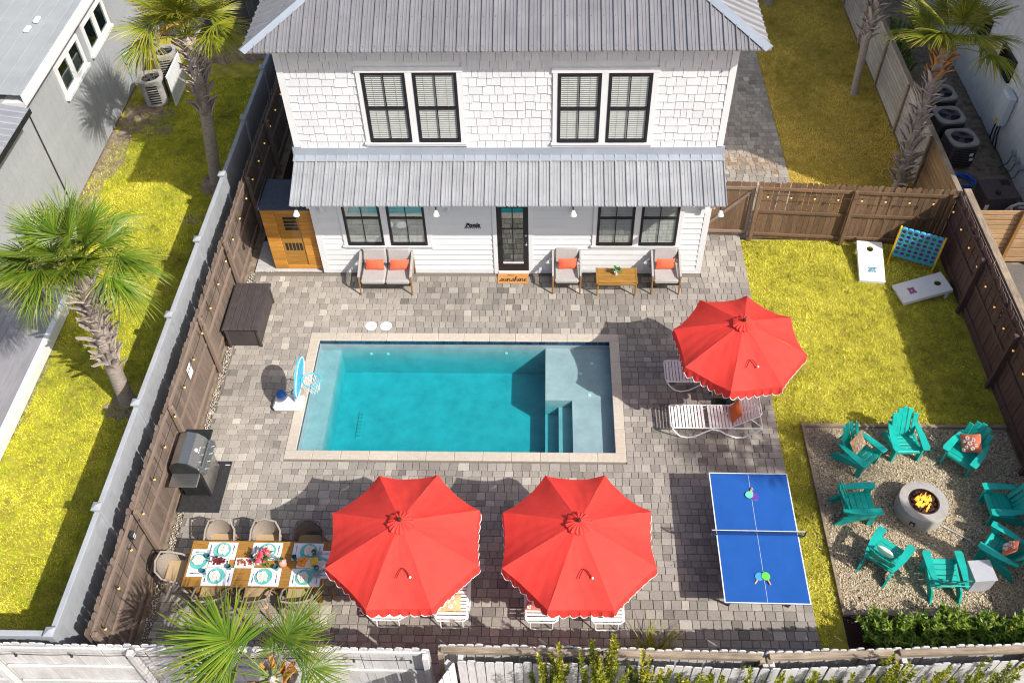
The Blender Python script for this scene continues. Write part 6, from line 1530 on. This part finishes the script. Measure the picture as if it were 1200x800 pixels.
def palm(label, base, top, r0, r1, key, n, pet, fan, m, seed, boots=(.35, 1.0), orange=0, emin=-35, dry=0, azel=None, front=0):
    t = thing('palm_tree', label, 'palm tree', base, 0, 'cabbage palms'); rd = random.Random(seed); T = Vector(top)-Vector(base); q = MB(); P = []; Rr = []
    for i in range(15):
        f = i/14; P.append(T*f+Vector((.05*math.sin(f*5+seed), .05*math.sin(f*4+seed*2), 0))); Rr.append((r0*(1-f)+r1*f)*(1+.18*max(0, .10-f)*8)*(1+.04*math.sin(i*2.7+seed)))
    q.tube(P, Rr, 14); q.build('trunk', 'trunk', t, smooth=True)
    nb = int((boots[1]-boots[0])*T.length*30)
    for i in range(nb):
        f = boots[0]+(boots[1]-boots[0])*i/nb; a = i*2.4+rd.uniform(-.2, .2); k = min(int(f*14), 13); c = P[k].lerp(P[k+1], f*14-k); rr = (r0*(1-f)+r1*f)*.95
        me = BOOT['boot_orange'] if f > 1-orange else (BOOT['boot'] if rd.random() < .6 else BOOTL)
        piece('leaf_base', me, t, c+Vector((rr*math.cos(a), rr*math.sin(a), -.08)), (rd.uniform(-.55, .05), 0, a-PI/2+rd.uniform(-.2, .2)), scale=(1, 1, rd.uniform(.7, 1.15)))
    ms = fronds(key, pet, fan, m); md = fronds(key+'_dry', pet, fan*.9, 'frond_dry') if dry else None
    cr = MB(); cr.lathe([(r1*.8, -.12), (r1*.5, .0), (r1*.3, .10), (0, .16)], 10, c=T); cr.build('crown_bud', 'boot', t)
    n = len(azel) if azel else n
    for i in range(n):
        f = i/(n-1); a = i*2.39996+rd.uniform(-.25, .25); el = R_(82+(emin-82)*f**.85+rd.uniform(-8, 8))
        am = (math.degrees(a)+180) % 360-180
        if front and -140 < am < -35: el = max(el, R_(front+rd.uniform(-8, 12)))
        if azel: a, el = R_(azel[i][0]), R_(azel[i][1])
        if f > .75 and dry and rd.random() < dry: me = md[rd.choice((3, 4))]
        else: me = ms[min(4, max(0, int(f*4.2+rd.uniform(-.4, .8))))]
        X = rotz(a) @ Matrix.Rotation(-el, 4, 'Y') @ Matrix.Rotation(rd.uniform(-.35, .35), 4, 'X'); o = piece('frond', me, t, T+Vector((.06*math.cos(a), .06*math.sin(a), .05+.08*(1-f))), X.to_euler()); s = azel[i][2] if azel else rd.uniform(.85, 1.1); o.scale = (s, s, s)
    return t
palm('full green palm with a shaggy trunk on the left lawn, fronds over the deck', (-3.80, 1.52, -.03), (-3.50, 1.62, 3.85), .17, .16, 'a', 38, .74, .80, 'frond', 3, (.32, 1.0), emin=-14, front=38)
palm('yellow-green palm with a bare lower trunk beside the beige air conditioners', (-3.55, 9.22, -.03), (-3.10, 9.05, 4.45), .17, .145, 'b', 26, .75, .80, 'frond_gold', 5, (.52, 1.0), emin=-8, dry=.12, front=55)
palm('palm with an orange-brown collar below its crown beside the plank fence', (14.85, 8.80, -.03), (15.05, 9.2, 3.95), .13, .13, 'c', 22, .75, .80, 'frond_gold', 8, (.08, 1.0), .17, emin=5, front=40)
palm('palm at the top edge with only its scaly trunk in the picture', (14.70, 13.30, -.03), (14.65, 13.2, 5.0), .10, .12, 'd', 20, .8, .85, 'frond', 9, (.38, 1.0))
palm('green palm with bright fronds spreading over the white front fence', (1.42, -5.85, -.03), (1.40, -5.62, 2.35), .18, .18, 'e', 12, .55, .85, 'frond', 12, (.4, 1.0), .16, azel=[(158, 20, 1.25), (148, 32, 1.15), (174, 4, 1.05), (50, 30, .85), (64, 42, .95), (14, 6, .75), (100, 10, .6), (-25, 5, .9), (-70, 12, .9), (-120, 8, .9), (-160, 0, 1)])
palm('palm stem at the top edge of the shaded back lawn', (12.95, 18.6, -.03), (12.95, 18.8, 3.2), .16, .16, 'd', 18, .8, .85, 'frond', 15, (.3, 1.0))
palm('tall neighbouring palm beyond the dark fence, shading the blue table', (17.1, -4.7, -.03), (17.0, -4.6, 7.6), .17, .15, 'd', 24, .8, .85, 'frond', 17, (.7, 1.0))
def leaf_cloud(n, pts, l, w_, up, seed):
    g_ = np.random.default_rng(seed); P = np.array(pts)[g_.integers(0, len(pts), n)]; a = g_.uniform(0, 2*PI, n); e = g_.uniform(up-.6, up+.6, n)
    d = np.stack([np.cos(a)*np.cos(e), np.sin(a)*np.cos(e), np.sin(e)], 1); s = np.cross(d, [0, 0, 1.]); s /= np.linalg.norm(s, axis=1)[:, None]+1e-9
    up_ = np.cross(s, d); tw = g_.uniform(-.6, .6, n)[:, None]; s = s*np.cos(tw)+up_*np.sin(tw); L_ = (l*g_.uniform(.6, 1.3, n))[:, None]
    V = np.stack([P, P+d*L_*.5+s*w_/2, P+d*L_, P+d*L_*.5-s*w_/2], 1).reshape(-1, 3); return V, np.arange(4*n).reshape(-1, 4), g_
def shrub(name, label, cat, loc, stems, h, spread, nleaf, l, w_, m, seed, group, lean=.25, lo=.25, up=.7):
    t = thing(name, label, cat, loc, 0, group); r = random.Random(seed); q = MB(); pts = []; ht = []
    for i in range(stems):
        a = r.uniform(0, 2*PI); d = spread*math.sqrt(r.random()); hh = h*r.uniform(.72, 1.05)*(1-.25*(d/spread)**2); p0 = Vector((d*.45*math.cos(a), d*.45*math.sin(a), 0)); p1 = Vector((d*math.cos(a)+r.uniform(-lean, lean)*.3, d*math.sin(a)+r.uniform(-lean, lean)*.3, hh)); m_ = p0.lerp(p1, .5)+Vector((r.uniform(-.05, .05), r.uniform(-.05, .05), 0))
        q.tube([p0, m_, p1], [.010, .007, .003], 4); K = 26
        for k in range(K):
            f = lo+(1-lo)*k/(K-1); p = (p0.lerp(m_, f*2) if f < .5 else m_.lerp(p1, f*2-1)); j = .022*(1.3-f); pts.append((p.x+r.uniform(-j, j), p.y+r.uniform(-j, j), p.z)); ht.append(f)
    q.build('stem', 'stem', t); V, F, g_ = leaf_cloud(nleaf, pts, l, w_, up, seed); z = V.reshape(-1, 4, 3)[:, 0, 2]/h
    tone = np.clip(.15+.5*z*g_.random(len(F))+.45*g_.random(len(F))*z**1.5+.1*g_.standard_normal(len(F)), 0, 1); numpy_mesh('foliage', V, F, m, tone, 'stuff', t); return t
SH = [(5.70, -5.25, 2.7, 'leftmost golden-green upright shrub, beside the fence corner'), (6.42, -5.22, 3.3, 'tall golden-green shrub in front of the grass tuft and the loungers'), (7.15, -5.35, 2.7, 'golden-green shrub with loose tips before the whitewashed fence, under the grass tuft'),
      (8.30, -5.35, 2.2, 'low yellow-green shrub in front of the near end of the blue table'), (9.05, -5.25, 2.35, 'yellow-green shrub at the lower edge beneath the lawn strip'), (9.85, -5.35, 2.15, 'yellow-green shrub in front of the mulch bed corner'),
      (10.95, -5.22, 2.5, 'tall thin green shrub in front of the middle of the dark hedge'), (11.7, -5.35, 2.25, 'bushy green shrub with yellow tips at the lower edge'), (12.6, -5.22, 2.45, 'green shrub with a yellow flower at the lower right corner'),
      (7.75, -5.45, 2.3, 'small yellow-green shrub between the tuft shrub and the blue table shrub'), (10.4, -5.40, 2.15, 'yellow-green shrub beside the tall thin green one, nearer the mulch corner')]
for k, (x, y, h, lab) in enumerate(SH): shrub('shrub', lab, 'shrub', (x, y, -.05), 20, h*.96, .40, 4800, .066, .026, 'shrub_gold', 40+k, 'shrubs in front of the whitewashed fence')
for k, (x, y, h, lab) in enumerate(((11.55, -3.78, .72, 'dark green leafy hedge bush at the mulch corner beside the lawn strip'), (12.15, -3.85, .80, 'dark green hedge bush behind the grey cube table, second from the lawn strip'), (12.8, -3.75, .74, 'dark green hedge bush in the middle of the row below the grey cube'),
                                    (13.45, -3.85, .78, 'dark green hedge bush below the rightmost teal chair'), (14.1, -3.80, .76, 'dark green hedge bush fourth along towards the dark fence'), (14.75, -3.80, .76, 'dark green hedge bush at the corner by the dark fence'))):
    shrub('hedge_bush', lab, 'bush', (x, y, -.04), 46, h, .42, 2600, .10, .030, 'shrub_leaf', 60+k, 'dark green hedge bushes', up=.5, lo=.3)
for k, (x, y) in enumerate(((16.2, 14.2), (16.6, 15.4))): shrub('shrub', ('dark shrub behind the plank fence under the palm crown', 'dark shrub farther back behind the plank fence')[k], 'shrub', (x, y, -.04), 30, 1.3, .6, 1600, .11, .035, 'shrub_leaf', 80+k, 'dark shrubs behind the plank fence')
gt_ = thing('grass_tuft', 'bright arching grass tuft growing against the fence behind the golden shrubs', 'ornamental grass', (7.42, -4.25, -.02)); q = MB(); r = random.Random(6)
for i in range(240):
    a = r.uniform(0, 2*PI); l = r.uniform(.45, .95); e = r.uniform(.5, 1.45); b0 = Vector((.10*r.gauss(0, 1), .06*r.gauss(0, 1), 0)); d = Vector((math.cos(a), math.sin(a), 0)); s = Vector((-d.y, d.x, 0))*.009; P = []
    for u in (0, .4, .75, 1): P.append(b0+d*l*u*math.cos(e)*(1+.25*u)+Vector((0, 0, l*(math.sin(e)*u-.38*u*u*(1.5-math.sin(e))))))
    tn = r.random()*.6+.2
    for k in range(3): w0, w1 = (1, .9, .6, .05)[k], (1, .9, .6, .05)[k+1]; q.add([P[k]-s*w0, P[k]+s*w0, P[k+1]+s*w1, P[k+1]-s*w1], [(0, 1, 2, 3)], tone=min(1, tn+.13*k))
q.build('blades', 'frond_gold', gt_, tone=True, kind='stuff')

n = 520; x = 9.5+2.4*rng.random(n)**1.2; y = 10.15-.28*(x-10.5)+.28*rng.standard_normal(n); a = rng.uniform(0, 2*PI, n); V = np.empty((n, 3, 3)); z = .008+.02*rng.random(n)
V[:, 0] = np.stack([x, y, z], 1); V[:, 1] = np.stack([x+.012*np.sin(a), y-.012*np.cos(a), z], 1); V[:, 2] = np.stack([x+.13*np.cos(a), y+.13*np.sin(a), z+.012], 1)
k = (x > 9.4) & (x < 12.1); V = V[k]; numpy_mesh('fallen_needles', V.reshape(-1, 3), np.arange(3*len(V)).reshape(-1, 3), 'boot_orange', None, 'stuff')
n = 420; x = rng.uniform(-1.7, 10.4, n); y = rng.uniform(-4, 5.4, n); k = ~((x > 0) & (x < 7.2) & (y > 0) & (y < 3.57)); x, y = x[k], y[k]; n = len(x); a = rng.uniform(0, 2*PI, n); l = rng.uniform(.012, .035, n); V = np.empty((n, 3, 3))
V[:, 0] = np.stack([x, y, np.full(n, .006)], 1); V[:, 1] = np.stack([x+l*.6*np.cos(a+.7), y+l*.6*np.sin(a+.7), np.full(n, .012)], 1); V[:, 2] = np.stack([x+l*np.cos(a), y+l*np.sin(a), np.full(n, .007)], 1)
numpy_mesh('fallen_leaves', V.reshape(-1, 3), np.arange(3*n).reshape(-1, 3), 'stem', None, 'stuff')
